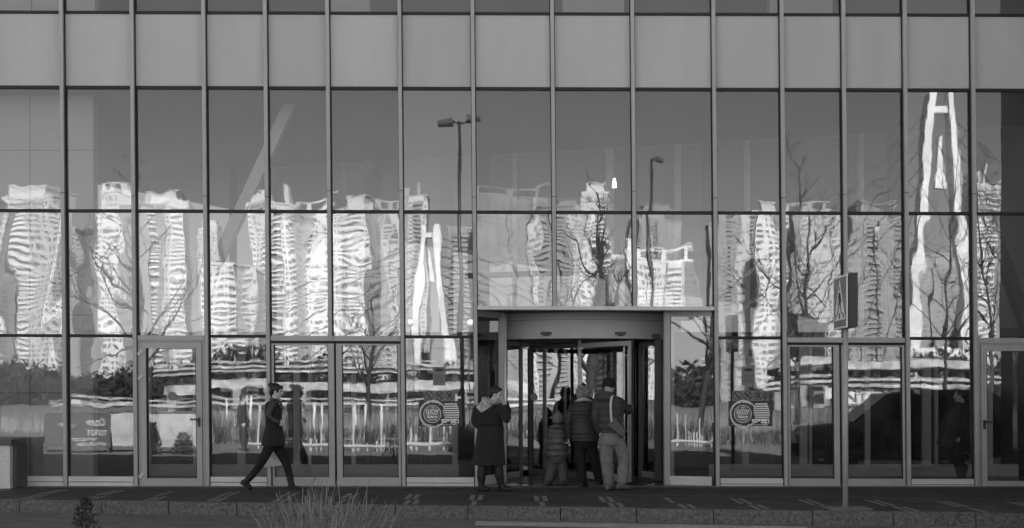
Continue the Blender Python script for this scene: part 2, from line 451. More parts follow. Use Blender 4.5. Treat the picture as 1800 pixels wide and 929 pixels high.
b = MB(); b.fbox(UM[0], UM[-1], -110, -105, -0.02, 0.055); b.build('transom', 'gasket', hall)
def seg_transom(u0, u1, light):
    b = MB()
    if light: b.fbox(u0, u1, 589.5, 598, -0.07, 0.055)
    else: b.fbox(u0, u1, 587.5, 592.7, -0.02, 0.055)
    b.build('transom', 'frame' if light else 'gasket', hall)
SL1 = (467, 702.5); SL2 = (1372, 1587.5)
seg_transom(UM[0], 233.5 + 4, False); seg_transom(233.5 + 4.5, 359 - 4.5, True); seg_transom(359 + 4, 467 - 4, False)
seg_transom(SL1[0] + 4.5, SL1[1] - 4.5, True); seg_transom(702.5 + 4, 830.5 - 4, False)
seg_transom(1252.5 + 4, 1372 - 4, False); seg_transom(SL2[0] + 4.5, SL2[1] - 4.5, True)
seg_transom(1587.5 + 4, 1706.5 - 4, False); seg_transom(1706.5 + 4.5, 1828 - 4.5, True); seg_transom(1828, UM[-1], False)

_pane_seed = [0]
def pane(u0, u1, v0, v1, m, parent=hall, y=0.02, bow=1.0, name='glass_pane', tilt=1.0):
    if 0 < v0 < 400 and (abs(u0 - 1592) < 2 or abs(u0 - 707) < 2): m, bow, tilt = 'glass_calm', .6, .4
    "a wavy, slightly bowed pane of double glazing"
    _pane_seed[0] += 1; rn = random.Random(100 + _pane_seed[0])
    W_ = (u1 - u0) / S0; H_ = (v1 - v0) / S0
    nx = max(10, int(W_ / 0.045)); nz = max(14, int(H_ / 0.05))
    ta = rn.gauss(0, 0.0011) * tilt; tb = rn.gauss(0, 0.0009) * tilt
    A = (rn.uniform(-1, 1) * 0.0005) * bow
    ws = [(rn.uniform(0.35, 1.0), rn.uniform(0, 6.28), rn.uniform(-0.5, 0.5), rn.uniform(0.35, 1)) for _ in range(3)]
    wz = [(rn.uniform(0.5, 1.4), rn.uniform(0, 6.28), rn.uniform(-0.4, 0.4), rn.uniform(0.35, 1)) for _ in range(3)]
    vs = []
    for j in range(nz + 1):
        for i in range(nx + 1):
            a = i / nx; c = j / nz
            p = F(u0 + (u1 - u0) * a, v1 + (v0 - v1) * c, y)
            X = a * W_; Z = c * H_
            d = ta * (X - W_ / 2) + tb * (Z - H_ / 2) + A * (1 - (2 * a - 1) ** 2) * (1 - (2 * c - 1) ** 4)
            for lam, ph, sk, am in ws: d += bow * am * 0.00015 * lam * math.sin(6.283 * (X + sk * Z) / lam + ph)
            for lam, ph, sk, am in wz: d += bow * am * 0.00012 * lam * math.sin(6.283 * (Z + sk * X) / lam + ph)
            p.y += d; vs.append(p)
    fs = []
    for j in range(nz):
        for i in range(nx):
            q = j * (nx + 1) + i; fs.append((q, q + 1, q + nx + 2, q + nx + 1))
    b = MB(); b.add(vs, fs, 0, True)
    return b.build(name, m, parent)

for (u0, u1) in BAYS:
    a, c = u0 + 4.5, u1 - 4.5
    pane(a, c, -291, -110, 'glass_hi'); pane(a, c, -105, 19.4, 'glass_hi')
    b = MB(); b.fbox(a, c, 24.6, 150.9, 0.0, 0.05); b.build('spandrel_panel', 'spandrel', hall)
    pane(a, c, 156.1, 367.9, 'glass_hi', bow=1.15)
    vb = 587.4
    if u0 in (ML, 970, 1110.5): vb = 536
    if u0 in (576, 467, 1372, 1480, 233.5, 1706.5): vb = 589
    pane(a, c, 373.1, vb, 'glass_mid', bow=1.25)
    if u0 in (467, 576, 1372, 1480, ML, 970, 1110.5, 233.5, 1706.5): continue
    pane(a, c, 592.7, 837, 'glass_low', bow=0.8)
    b = MB()
    b.fbox(a + .4, c - .4, 837, 846, -0.075, 0.05, 0); b.fbox(a + .4, c - .4, 846, 847.2, -0.03, 0.05, 1)
    b.fbox(a + .4, c - .4, 847.2, 856, -0.07, 0.05, 0); b.build('sill', ['sill', 'gasket'], hall)

def swing_door(u0, u1, handle_right):
    b = MB(); a, c = u0 + 4.6, u1 - 4.6
    b.fbox(a, a + 4, 598.2, 855, -0.05, 0.05); b.fbox(c - 4, c, 598.2, 855, -0.05, 0.05); b.fbox(a + 4, c - 4, 598.2, 601, -0.05, 0.05)
    fr = b.build('door_frame', 'frame', hall)
    b = MB(); a2, c2 = a + 4.6, c - 4.6
    b.fbox(a2, a2 + 10.5, 601.6, 854, -0.07, 0.03); b.fbox(c2 - 10.5, c2, 601.6, 854, -0.07, 0.03)
    b.fbox(a2 + 10.5, c2 - 10.5, 601.6, 612, -0.07, 0.03); b.fbox(a2 + 10.5, c2 - 10.5, 840, 854, -0.07, 0.03)
    for q in (a2 + 9.8, c2 - 10.8): b.fbox(q, q + 1, 611, 841, -0.072, 0.01, 1)
    d = b.build('swing_door', ['frame', 'gasket'], hall)
    pane(a2 + 10.4, c2 - 10.4, 611.9, 840.1, 'glass_door', d, y=0.0, bow=0.35, name='door_glass')
    b = MB(); h = c2 - 5 if handle_right else a2 + 5
    b.fbox(h - 2.2, h + 2.2, 733, 749, -0.085, -0.071)
    s = -1 if handle_right else 1
    b.fbox(h - 1.2, h + 1.2, 735, 738, -0.13, -0.085); b.fbox(min(h, h + s * 14), max(h, h + s * 14), 735.2, 737.8, -0.145, -0.125)
    b.build('handle', 'dark', d)
    hx = a2 if handle_right else c2
    for v in (619, 662, 834):
        b = MB(); b.fbox(hx - 4, hx + 1, v, v + 5, -0.1, -0.071); b.fbox(hx, hx + 4.5, v - 3, v + 1.5, -0.1, -0.071); b.build('hinge', 'sill', d)
    return d
swing_door(233.5, 359, True); swing_door(1706.5, 1828, False)

def sliding(u0, u1, um, gap):
    b = MB(); a, c = u0 + 4.6, u1 - 4.6
    b.fbox(a, c, 598.2, 602.5, -0.03, 0.05, 1); b.fbox(a, c, 854.5, 857, -0.06, 0.06, 2)
    b.fbox(um - 2.2, um + 2.2, 602.5, 854.5, 0.02, 0.05, 1)
    b.build('door_track', ['frame', 'gasket', 'sill'], hall)
    for (p, q, y0) in ((a + .5, um - gap, -0.05), (um + gap, c - .5, -0.045)):
        b = MB(); w = 7.0
        left_lead = p > um
        wl, wr = (11, 5) if left_lead else (5, 11)
        b.fbox(p, p + wl, 602.8, 853.5, y0, 0.01); b.fbox(q - wr, q, 602.8, 853.5, y0, 0.01)
        b.fbox(p + wl, q - wr, 602.8, 605.5, y0, 0.01); b.fbox(p + wl, q - wr, 837, 853.5, y0, 0.01)
        b.fbox(p + wl - .8, p + wl + .2, 605, 838, y0 - .002, 0.005, 1); b.fbox(q - wr - .2, q - wr + .8, 605, 838, y0 - .002, 0.005, 1)
        d = b.build('sliding_door', ['frame', 'gasket'], hall)
        pane(p + wl, q - wr, 605.4, 837.1, 'glass_door', d, y=0.0, bow=0.45, name='door_glass')
sliding(467, 702.5, 583.5, 1.8); sliding(1372, 1587.5, 1470, 2.2)

# rest of the building: slabs, roof, lobby, hall
b = MB(); b.box(-12.4, 13, 0.07, 9.6, 6.72, 7.86); b.build('floor_slab', 'ceil', hall)
b = MB(); b.box(-12.4, 13, 0.07, 9.6, 10.7, 10.95); b.build('roof', 'slab', hall)
b = MB(); b.box(13.03, 20, -.12, 9.6, 0.0, 10.96); b.build('added_sun_block', 'slab', hall)  # unseen block added to keep the sun off the parked car
b = MB(); b.box(-12.4, 13, 6.0, 6.2, 7.86, 10.7); b.box(-12.4, -12.2, 0.08, 9.5, 7.87, 10.69); b.box(12.8, 13.0, 0.08, 9.5, 7.87, 10.69)
b.build('upper_wall', 'ceil', hall)
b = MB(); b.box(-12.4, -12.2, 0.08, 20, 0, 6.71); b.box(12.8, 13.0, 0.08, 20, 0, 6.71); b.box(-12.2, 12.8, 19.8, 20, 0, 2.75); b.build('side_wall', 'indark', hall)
b = MB(); b.box(-12.2, 12.8, 3.6, 19.8, 2.62, 2.75); b.box(6.5, 12.8, 2.0, 3.598, 2.62, 2.75); b.build('hall_roof', 'indark', hall)  # second slab added to shut the sun out at the right end
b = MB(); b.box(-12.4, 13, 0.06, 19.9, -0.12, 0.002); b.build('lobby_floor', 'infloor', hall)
# light cladding panels just behind the left bays, both storeys
def clad(x0, x1, y, z0, z1):
    b = MB(); b.box(x0, x1, y, y + 0.25, z0, z1)
    n = int((x1 - x0) / 1.1)
    for i in range(n): b.box(x1 - 0.004 - 1.13 * i - 1.1, x1 - 1.13 * i - 1.085, y - 0.002, y, z0, z1, 1)
    for z in (1.55, 2.9, 5.75, 9.2):
        if z0 < z < z1: b.box(x0, x1, y - 0.002, y, z, z + 0.015, 1)
    return b.build('cladding_wall', ['inwall', 'ceil'], hall)
clad(-12.1, -7.25, 0.75, 0.01, 6.71); clad(-12.1, -7.22, 0.75, 7.87, 10.69)
b = MB(); b.box(-3.35, -2.6, 2.0, 2.3, 7.87, 10.69); b.build('cladding_wall', 'inwall', hall)
b = MB(); b.box(0.95, 2.1, 2.6, 2.9, 7.87, 10.69); b.build('cladding_wall', 'inwall', hall)
b = MB(); b.box(4.9, 6.1, 3.0, 3.3, 7.87, 10.69); b.build('cladding_wall', 'inwall', hall)
# opal rear glazing above the hall, at an angle to the facade
def back_y(x): return 8.5 - 0.304 * (x + 7.0)
b = MB(); xs0, xs1 = -12.1, 12.7
b.add([(xs0, back_y(xs0), 2.76), (xs1, back_y(xs1), 2.76), (xs1, back_y(xs1), 6.71), (xs0, back_y(xs0), 6.71)], [(0, 1, 2, 3)])
b.build('opal_glazing', 'opal', hall)
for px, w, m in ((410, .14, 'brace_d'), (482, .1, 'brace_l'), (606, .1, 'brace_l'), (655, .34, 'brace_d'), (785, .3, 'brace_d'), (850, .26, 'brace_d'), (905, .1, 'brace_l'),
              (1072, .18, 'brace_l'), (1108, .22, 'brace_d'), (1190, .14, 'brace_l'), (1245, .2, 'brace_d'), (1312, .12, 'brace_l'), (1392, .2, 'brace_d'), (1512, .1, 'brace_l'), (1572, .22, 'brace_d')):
    y = 6.0
    for _ in range(20): x = (px - CX) * (D0 + y) / FPX; y = back_y(x) - 0.15
    b = MB(); b.box(x - w / 2, x + w / 2, y - 0.1, y + 0.1, 2.76, 6.70); b.build('rear_post', m, hall)
for z, h in ((4.42, .05), (4.12, .12)):
    b = MB(); xa, xb = -1.0, 9.5
    b.bar((xa, back_y(xa) - 0.1, z), (xb, back_y(xb) - 0.1, z), 0.08, h); b.build('rear_rail', 'brace_d', hall)
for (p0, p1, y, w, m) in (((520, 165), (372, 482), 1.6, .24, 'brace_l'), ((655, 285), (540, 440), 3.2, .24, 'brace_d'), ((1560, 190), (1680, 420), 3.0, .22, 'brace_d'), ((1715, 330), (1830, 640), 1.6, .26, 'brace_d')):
    b = MB(); b.bar(AT(*p0, y), AT(*p1, y), w, 0.2); b.build('steel_brace', m, hall)
# dark wing wall that stands out at the right-hand end, outside the picture
wing = MB(); wing.box(10.05, 10.5, -5.0, -0.15, 0.005, 10.9)
tag(wing.build('wing_wall', 'grey_dark'), 'dark wing wall at the right end of the glass front, mirrored as a black block', 'wall')

# inner vestibule screen
scr = thing('vestibule_screen', 'pale framed inner glass screen of the vestibule behind the entrance doors', 'glass screen')
def inner(x0, x1, xs):
    y = 2.7
    b = MB()
    for x, w in xs: b.box(x - w / 2, x + w / 2, y - 0.05, y + 0.05, 0.004, 2.5)
    b.build('screen_post', 'frame', scr)
    b = MB(); b.box(x0, x1, y - 0.04, y + 0.04, 2.5, 2.61); b.box(x0, x1, y - 0.045, y + 0.045, 0.004, 0.22); b.build('screen_rail', 'frame', scr)
    b = MB(); b.add([(x0, y, .22), (x1, y, .22), (x1, y, 2.5), (x0, y, 2.5)], [(0, 1, 2, 3)]); b.build('screen_glass', 'glass_in', scr)
sx = lambda px: (px - CX) * 24.7 / FPX
inner(-7.1, -1.0, [(sx(p), w) for p, w in ((262, .08), (345, .1), (425, .14), (522, .12), (545, .06), (622, .08), (712, .1), (800, .1))])
inner(3.7, 9.5, [(sx(p), w) for p, w in ((1310, .12), (1412, .14), (1424, .05), (1524, .1), (1628, .16), (1645, .06), (1738, .12))])

# ------------------------------------------------------------------ revolving door
rv = thing('revolving_door', 'revolving door with curved grey canopy under the slim entrance roof edge', 'revolving door', (1.26, 1.3, 0))
XA, XB, XC, XD, YB = -0.62, -0.15, 3.39, 2.72, 1.27
b = MB(); b.fbox(ML + 4.4, MR - 4.4, 536.5, 543, -0.16, 0.06); b.build('roof_edge', 'sill', rv)
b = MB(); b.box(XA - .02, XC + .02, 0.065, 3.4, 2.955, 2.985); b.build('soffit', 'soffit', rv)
ctr = Vector((1.26, 1.42, 0)); half = (XD - XB) / 2; sag = 0.5
rad = (half * half + sag * sag) / (2 * sag); acx, acy = 1.285, YB - sag + rad
def arc(n=28):
    a0 = math.asin(half / rad)
    return [Vector((acx + rad * math.sin(-a0 + 2 * a0 * i / n), acy - rad * math.cos(-a0 + 2 * a0 * i / n), 0)) for i in range(n + 1)]
def band(mb, pts, z0, z1, t, mi=0):
    k = len(pts); vs = []
    for p in pts:
        vs += [(p.x, p.y, z0), (p.x, p.y, z1), (p.x, p.y + t, z0), (p.x, p.y + t, z1)]
    fs = []
    for i in range(k - 1):
        a = 4 * i; c = a + 4
        fs += [(a, c, c + 1, a + 1), (a + 2, a + 3, c + 3, c + 2), (a, a + 2, c + 2, c), (a + 1, c + 1, c + 3, a + 3)]
    fs += [(0, 1, 3, 2), (4 * k - 4, 4 * k - 2, 4 * k - 1, 4 * k - 3)]
    mb.add(vs, fs, mi, False)
ap = arc()
b = MB(); band(b, ap, 2.505, 2.828, 0.06); band(b, [p + Vector((0, .006, 0)) for p in ap], 2.828, 2.834, 0.05, 1); band(b, ap, 2.834, 2.952, 0.06)
can = b.build('canopy', ['fascia', 'gasket'], rv)
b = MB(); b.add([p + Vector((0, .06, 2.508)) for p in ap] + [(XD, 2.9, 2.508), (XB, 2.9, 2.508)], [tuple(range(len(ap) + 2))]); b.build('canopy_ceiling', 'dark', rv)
for px in (960, 1090.5):
    y = 0.8
    for q in ap:
        if abs(CX + q.x * FPX / (D0 + q.y) - px) < 6: y = q.y
    p = AT(px, 587, y - 0.03)
    b = MB(); b.box(p.x - .095, p.x + .095, y - .05, y + .01, p.z - .02, p.z + .03); b.box(p.x - .05, p.x + .05, y - .06, y + .01, p.z - .04, p.z - .02)
    b.build('motion_sensor', 'dark', can)
b = MB(); p = AT(1153, 592, 1.0); b.box(p.x - .06, p.x + .06, .95, 1.1, p.z - .03, p.z + .045); b.build('sensor_box', 'dark', rv)
# splayed side screens
def splay(p, q, name):
    p = Vector(p); q = Vector(q); d = (q - p).normalized(); L = (q - p).length
    b = MB(); up = (0, 0, 1)
    b.bar(p + d * .03 + Vector((0, 0, 2.9)), q - d * .0 + Vector((0, 0, 2.9)), .07, .10, 0)
    b.bar(p + d * .03 + Vector((0, 0, .12)), q + Vector((0, 0, .12)), .07, .06, 1); b.bar(p + d * .03 + Vector((0, 0, .045)), q + Vector((0, 0, .045)), .065, .085, 1)
    b.box(q.x - .05, q.x + .05, q.y - .05, q.y + .05, 0.004, 2.95, 0)
    o = b.build('side_frame', ['frame', 'sill'], rv)
    n = 10; vs = []
    for j in range(n + 1):
        for i in range(n + 1):
            r = p + (q - p) * (i / n); w = .0012 * math.sin(3.1 * i / n) * math.sin(5 * j / n + p.x)
            vs.append((r.x + d.y * w, r.y - d.x * w, .15 + 2.7 * j / n))
    b = MB(); b.add(vs, [(j * (n + 1) + i, j * (n + 1) + i + 1, (j + 1) * (n + 1) + i + 1, (j + 1) * (n + 1) + i) for j in range(n) for i in range(n)], 0, True)
    b.build('side_glass', 'glass_low', rv)
splay((XA, .05, 0), (XB - .04, .85, 0), 'l'); splay((XC, .05, 0), (2.63, .30, 0), 'r')
b = MB(); b.box(XB - .07, XB - .01, .905, YB + .05, .004, 2.95); b.box(2.70, 2.76, .36, YB + .05, .004, 2.95); b.box(2.58, 2.66, .36, .46, .004, 2.95); b.build('return_jamb', 'frame', rv)
b = MB(); b.tube([(XB + .035, .80, .01), (XB + .035, .80, 2.93)], .022, 10); b.build('chrome_post', 'chrome', rv)
# curved drum walls
for a0, a1 in ((142, 178), (2, 40)):
    pts = [Vector((1.285 + 1.42 * math.cos(R(a0 + (a1 - a0) * i / 12)), 1.35 + 1.42 * math.sin(R(a0 + (a1 - a0) * i / 12)), 0)) for i in range(13)]
    b = MB(); vs = []
    for p in pts: vs += [(p.x, p.y, .12), (p.x, p.y, 2.42)]
    b.add(vs, [(2 * i, 2 * i + 2, 2 * i + 3, 2 * i + 1) for i in range(12)], 0, True); b.build('drum_glass', 'glass_in', rv)
    b = MB()
    for p in (pts[0], pts[-1]): b.box(p.x - .035, p.x + .035, p.y - .035, p.y + .035, .004, 2.5)
    b.build('drum_post', 'grey_dark', rv)
    b = MB(); band(b, pts, .01, .12, .05); band(b, pts, 2.42, 2.5, .05); b.build('drum_rail', 'frame', rv)
b = MB(); p = AT(1156, 600, 1.2); b.box(p.x - .05, p.x + .06, 1.16, 1.26, .004, 2.5); b.build('drum_post', 'grey_dark', rv)
b = MB(); b.tube([(1.21, 1.5, .01), (1.21, 1.5, 2.5)], .035, 12); b.build('centre_post', 'chrome', rv)
def leaf(ang, L, bar=False, slim=False):
    d = Vector((math.cos(R(ang)), math.sin(R(ang)), 0)); c = Vector((1.21, 1.5, 0)); e = c + d * L; z = lambda h: Vector((0, 0, h))
    nrm = Vector((-d.y, d.x, 0))
    b = MB()
    b.bar(c + d * .04 + z(2.405), e + z(2.405), .05, .08, 0); b.bar(c + d * .04 + z(.1), e + z(.1), .05, .12, 0)
    b.bar(e + z(.04), e + z(2.445), .06, .07, 0, up=d); b.bar(e + d * .04 + z(.04), e + d * .04 + z(2.44), .03, .015, 1, up=d)
    lf = b.build('leaf', ['grey_dark' if slim else 'frame', 'gasket'], rv)
    b = MB(); p = c + d * .05; q = e - d * .03
    b.add([p + z(.16), q + z(.16), q + z(2.365), p + z(2.365)], [(0, 1, 2, 3)]); b.build('leaf_glass', 'glass_leaf', lf)
    if bar:
        b = MB(); s = -nrm * .07 if nrm.y > 0 else nrm * .07
        k = e - d * .09
        b.tube([k + s + z(.12), k + s + z(2.35)], .016, 10)
        for h in (.3, 1.2, 2.2): b.tube([k + z(h), k + s + z(h)], .01, 8)
        b.build('push_bar', 'chrome', lf)
    return lf
leaf(-54, 1.38, True); leaf(140, 1.12, slim=True); leaf(43, 1.35, slim=True)
b = MB(); n = 14; vs = []
for j in range(n + 1):
    for i in range(n + 1): vs.append((-.2 + 2.95 * i / n, 2.98 + .0006 * math.sin(i * 1.3 + .3) * math.cos(j * .8), .1 + 2.4 * j / n))
b.add(vs, [(j * (n + 1) + i, j * (n + 1) + i + 1, (j + 1) * (n + 1) + i + 1, (j + 1) * (n + 1) + i) for j in range(n) for i in range(n)], 0, True); b.build('rear_glass', 'glass_rear', rv)
b = MB()
for xx in (-.2, .62, 1.95, 2.75): b.box(xx - .035, xx + .035, 2.9, 2.97, .004, 2.5)
b.build('rear_frame', 'grey_dark', rv)
b = MB(); b.tube([(1.27, 1.4, .003), (1.27, 1.4, .012)], [1.38, 1.38], 48, smooth=False); b.build('floor_mat', 'dark', rv)

# ------------------------------------------------------------------ stickers and posters on the glass
def fpoly(mb, pts, y, mi=0): mb.add([F(a, b_, y) for a, b_ in pts], [tuple(range(len(pts)))], mi)
def UV(px, py):
    u = px; v = py
    for _ in range(4): u = px - 0.0095 * v; v = py - 0.0032 * u
    return u, v
def fr(mb, x0, x1, y0, y1, y, mi): fpoly(mb, [UV(x0, y1), UV(x1, y1), UV(x1, y0), UV(x0, y0)], y, mi)
def disc(mb, cx, cy, rx, ry, y, mi, n=28, a0=0, a1=360, inner=0.0):
    if inner <= 0: fpoly(mb, [UV(cx + rx * math.cos(R(a0 + (a1 - a0) * i / n)), cy + ry * math.sin(R(a0 + (a1 - a0) * i / n))) for i in range(n)][::-1], y, mi)
    else:
        for i in range(n):
            t0 = R(a0 + (a1 - a0) * i / n); t1 = R(a0 + (a1 - a0) * (i + 1) / n)
            P = [(cx + rx * k * math.cos(t), cy + ry * k * math.sin(t)) for t, k in ((t0, 1), (t0, inner), (t1, inner), (t1, 1))]
            fpoly(mb, [UV(*p) for p in P], y, mi)
def ftext(mb, s, cx, base, size, y, mi, sxx=1.0, shear=0.0, rot=0.0):
    vs, fs = text_mesh(s, size)
    ca, sa = math.cos(R(rot)), math.sin(R(rot))
    pts = []
    for q in vs:
        X = q.x * sxx + q.y * shear; Y = q.y
        pts.append(F(*UV(cx + X * ca + Y * sa, base - Y * ca + X * sa), y))
    mb.add(pts, fs, mi)

def stickers(dx, dx2, dxp, where, wlab):
    y = -0.012
    b = MB(); fr(b, 761 + dx, 783 + dx, 645.5, 678, y, 0); o = y - .002
    disc(b, 772 + dx, 650.5, 8, 3, o, 1)
    for k, (t, sz) in enumerate((("10:00 - 22:00", 2.4),)): pass
    ftext(b, "РЕЖИМ РАБОТЫ", 772 + dx, 661.2, 2.0, o, 1); ftext(b, "10:00 - 22:00", 772 + dx, 664.6, 2.9, o, 1)
    ftext(b, "СУПЕРМАРКЕТ", 772 + dx, 668.8, 2.0, o, 1); ftext(b, "09:00 - 23:00", 772 + dx, 672.2, 2.9, o, 1)
    tag(b.build('hours_sticker', ['paper', 'paper_d']), 'small grey opening hours sticker highest on the glass pane %s' % wlab, 'sticker', 'opening hours stickers')
    b = MB(); fr(b, 745 + dx2, 800 + dx2, 687, 705.2, y, 0)
    for i, c in enumerate((754, 772.3, 790.6)):
        c += dx2
        disc(b, c, 696.2, 8, 8, o, 1, inner=0.84)
        if i == 0:   # ice cream
            fpoly(b, [UV(c - 1, 698), UV(c + 1.2, 698), UV(c + .3, 702)], o, 1)
            disc(b, c, 697.2, 1.6, 1.4, o - .0005, 1)
        if i == 1:   # dog
            for P in ([(c - 4, 694), (c + 2, 693.6), (c + 2, 697), (c - 4, 697)], [(c - 3.6, 697), (c - 2.4, 697), (c - 2.6, 701), (c - 3.8, 701)], [(c + .8, 697), (c + 2, 697), (c + 2, 701), (c + .8, 701)],
                      [(c + 1.2, 694), (c + 2.2, 690.5), (c + 5, 691.8), (c + 4.6, 693), (c + 2.4, 694.6)], [(c - 4, 694.2), (c - 5.2, 691.5), (c - 4.6, 691.3), (c - 3.2, 694)]):
                fpoly(b, [UV(*p) for p in P[::-1]], o - .0005 * random.random(), 1)
        if i == 2:   # roller skate
            for P in ([(c - 1, 691), (c + 2.6, 691), (c + 3.2, 698.6), (c - 4, 698.6), (c - 4, 696.4), (c - 1.2, 695.4)],):
                fpoly(b, [UV(*p) for p in P[::-1]], o, 1)
            for q in (-3, -.6, 2): disc(b, c + q, 700, 1, 1, o - .0005, 1, 10)
        q = 5.2; w = .75
        fpoly(b, [UV(c - q - w, 696.2 - q + w), UV(c + q - w, 696.2 + q + w), UV(c + q + w, 696.2 + q - w), UV(c - q + w, 696.2 - q - w)], o - .001, 1)
    tag(b.build('prohibition_sticker', ['paper', 'paper_d']), 'pale strip of three round prohibition signs above the poster %s' % wlab, 'sticker', 'prohibition stickers')
    b = MB(); X = dxp
    fr(b, 736 + X, 812 + X, 705.4, 749.5, y, 0)
    disc(b, 761 + X, 728, 24, 24, o, 1, 40, inner=.93); disc(b, 761 + X, 728, 21.4, 21.4, o, 1, 40, inner=.97, a0=80, a1=300)
    disc(b, 760 + X, 728, 15, 15, o, 2, 32); disc(b, 760 + X, 728, 15.6, 15.6, o - .0004, 1, 32, inner=.95)
    ftext(b, "ШОУ", 760 + X, 727.2, 9.6, o - .002, 1, 1.0); ftext(b, "Balance", 760 + X, 735, 7.2, o - .002, 1, .82)
    ftext(b, "16:00", 760 + X, 718.2, 2.8, o - .002, 1)
    fr(b, 751 + X, 769.5 + X, 728.2, 728.9, o - .002, 1); fr(b, 753 + X, 768 + X, 737.6, 738.3, o - .002, 1)
    for i, ch in enumerate("18 МАРТА"):
        a = -118 + i * 9.2
        ftext(b, ch, 761 + X + 19.4 * math.cos(R(a)), 728 + 19.4 * math.sin(R(a)), 4.2, o - .001, 1, 1, 0, a + 90)
    for i in range(8):     # rows of glossy bars
        yy = 709.5 + i * 3.9
        x1 = 803 + 3.2 * math.sin(i / 7 * math.pi); x0 = 780 + 1.5 * math.cos(i)
        fpoly(b, [UV(x0 + X, yy + 1.9), UV(x1 + X, yy + 1.9), UV(x1 + .5 + X, yy), UV(x0 + X, yy)], o, 1)
        fpoly(b, [UV(x0 + X, yy + 2.9), UV(x1 + X, yy + 2.9), UV(x1 + X, yy + 1.9), UV(x0 + X, yy + 1.9)], o - .0003, 2)
    disc(b, 781 + X, 728, 26, 26, o - .0002, 1, 16, -48, 52, .965)
    fpoly(b, [UV(776 + X, 740.5), UV(781 + X, 744.5), UV(790 + X, 740.5), UV(790.5 + X, 737.5), UV(775.5 + X, 737.5)], o - .001, 1)
    fr(b, 792 + X, 806.5 + X, 738.2, 744.4, o - .001, 1); ftext(b, "КАССА", 797.6 + X, 742.4, 2.6, o - .003, 0); disc(b, 803.4 + X, 741.2, 1.8, 1.8, o - .003, 0, 14)
    ftext(b, "ЦИРК", 783 + X, 741.4, 3.0, o - .003, 0)
    ftext(b, "Мегацентр Сити и Компания", 786 + X, 747.8, 2.6, o - .001, 1); ftext(b, "вход свободный", 750 + X, 747.4, 2.0, o - .001, 1)
    tag(b.build('show_poster', ['poster', 'poster_w', 'poster_m']), 'landscape black show poster with round emblem on the glass %s' % wlab, 'poster', 'show posters on the glass')
stickers(0, 0, 0, 'l', 'left of the revolving door'); stickers(543.5, 542, 545.5, 'r', 'right of the revolving door')
b = MB(); c0 = Vector((.62, 1.93, 1.5))
for k, (px, py, ry_, yy) in enumerate(((938.5, 698.5, 6.8, 2.05), (302, 697, 7.5, -.012))):
    b = MB(); c = AT(px, py, yy - .02); s = FPX / (D0 + yy)
    b.add([c + Vector((ry_ / s * math.cos(t * .2244), 0, ry_ / s * math.sin(t * .2244))) for t in range(28)], [tuple(range(28))])
    tag(b.build('safety_disc', 'paper'), ('pale round safety disc on the revolving door glass', 'pale round safety disc on the left swing door glass')[k], 'sticker', 'safety discs on door glass')

# ------------------------------------------------------------------ crossing sign
sg = thing('crossing_sign', 'pedestrian crossing sign box on a grey pole at the kerb', 'sign', (4.42, -4.5, 0))
b = MB(); b.tube([(4.44, -4.5, .006), (4.44, -4.5, 2.40)], .036, 16); b.build('pole', 'frame', sg)
b = MB(); b.box(4.2, 4.75, -4.72, -4.3, .001, .02); b.tube([(4.44, -4.5, .01), (4.44, -4.5, .05)], [.07, .045], 14); b.build('base_plate', 'granite', sg)
fx = 4.38; ya, yb_ = -4.85, -4.15; za, zb_ = 2.40, 3.10
b = MB(); b.box(fx, fx + .115, ya, yb_, za, zb_); b.box(fx + .02, fx + .13, ya - .012, ya, za + .01, zb_ + .015); b.box(fx + .03, fx + .08, ya - .02, ya - .012, za + .1, za + .18)
bx = b.build('sign_box', 'dark', sg)
def sgn(pts, dx, m, name, parent):
    b = MB()
    for P in pts: b.add([(fx - dx, yb_ + (ya - yb_) * s_, zb_ - (zb_ - za) * t_) for s_, t_ in P], [tuple(range(len(P)))])
    return b.build(name, m, parent)
b = MB(); b.box(fx - .012, fx, ya, yb_, za, zb_); b.build('face_rim', 'signwhite', sg)
sgn([[(.04, .035), (.96, .035), (.96, .965), (.04, .965)]], .0145, 'signblue', 'sign_face', sg)
sgn([[(.50, .06), (.93, .84), (.07, .84)]], .0165, 'signwhite', 'white_triangle', sg)
fig = [[(.5 + .035 * math.cos(t * .45), .245 + .045 * math.sin(t * .45)) for t in range(14)],
       [(.44, .31), (.55, .31), (.58, .5), (.45, .52)], [(.44, .31), (.47, .36), (.40, .46), (.36, .56), (.33, .54), (.38, .42)],
       [(.55, .31), (.58, .36), (.62, .45), (.68, .50), (.66, .52), (.58, .47), (.54, .38)],
       [(.45, .5), (.52, .52), (.44, .62), (.34, .74), (.29, .74), (.40, .60)], [(.51, .51), (.58, .5), (.61, .62), (.68, .73), (.63, .74), (.56, .63)]]
sgn(fig, .0185, 'paper_d', 'walking_figure', sg)
sgn([[(.14, .81), (.19, .71), (.25, .71), (.21, .81)], [(.45, .81), (.46, .70), (.53, .70), (.54, .81)], [(.76, .81), (.72, .71), (.78, .71), (.84, .81)]], .0185, 'paper_d', 'zebra_bars', sg)

# ------------------------------------------------------------------ granite bin at left
gb = thing('granite_planter', 'speckled granite block with a dark metal cap at the left end of the pavement', 'planter', (-8.7, -.4, 0))
b = MB(); b.box(-9.0, -8.13, -.72, -.14, .006, .70); b.build('block', 'speck', gb)
b = MB(); b.box(-9.03, -8.10, -.75, -.10, .70, .80); b.box(-8.128, -8.07, -.6, -.12, .006, .70); b.build('cap', 'grey_dark', gb)

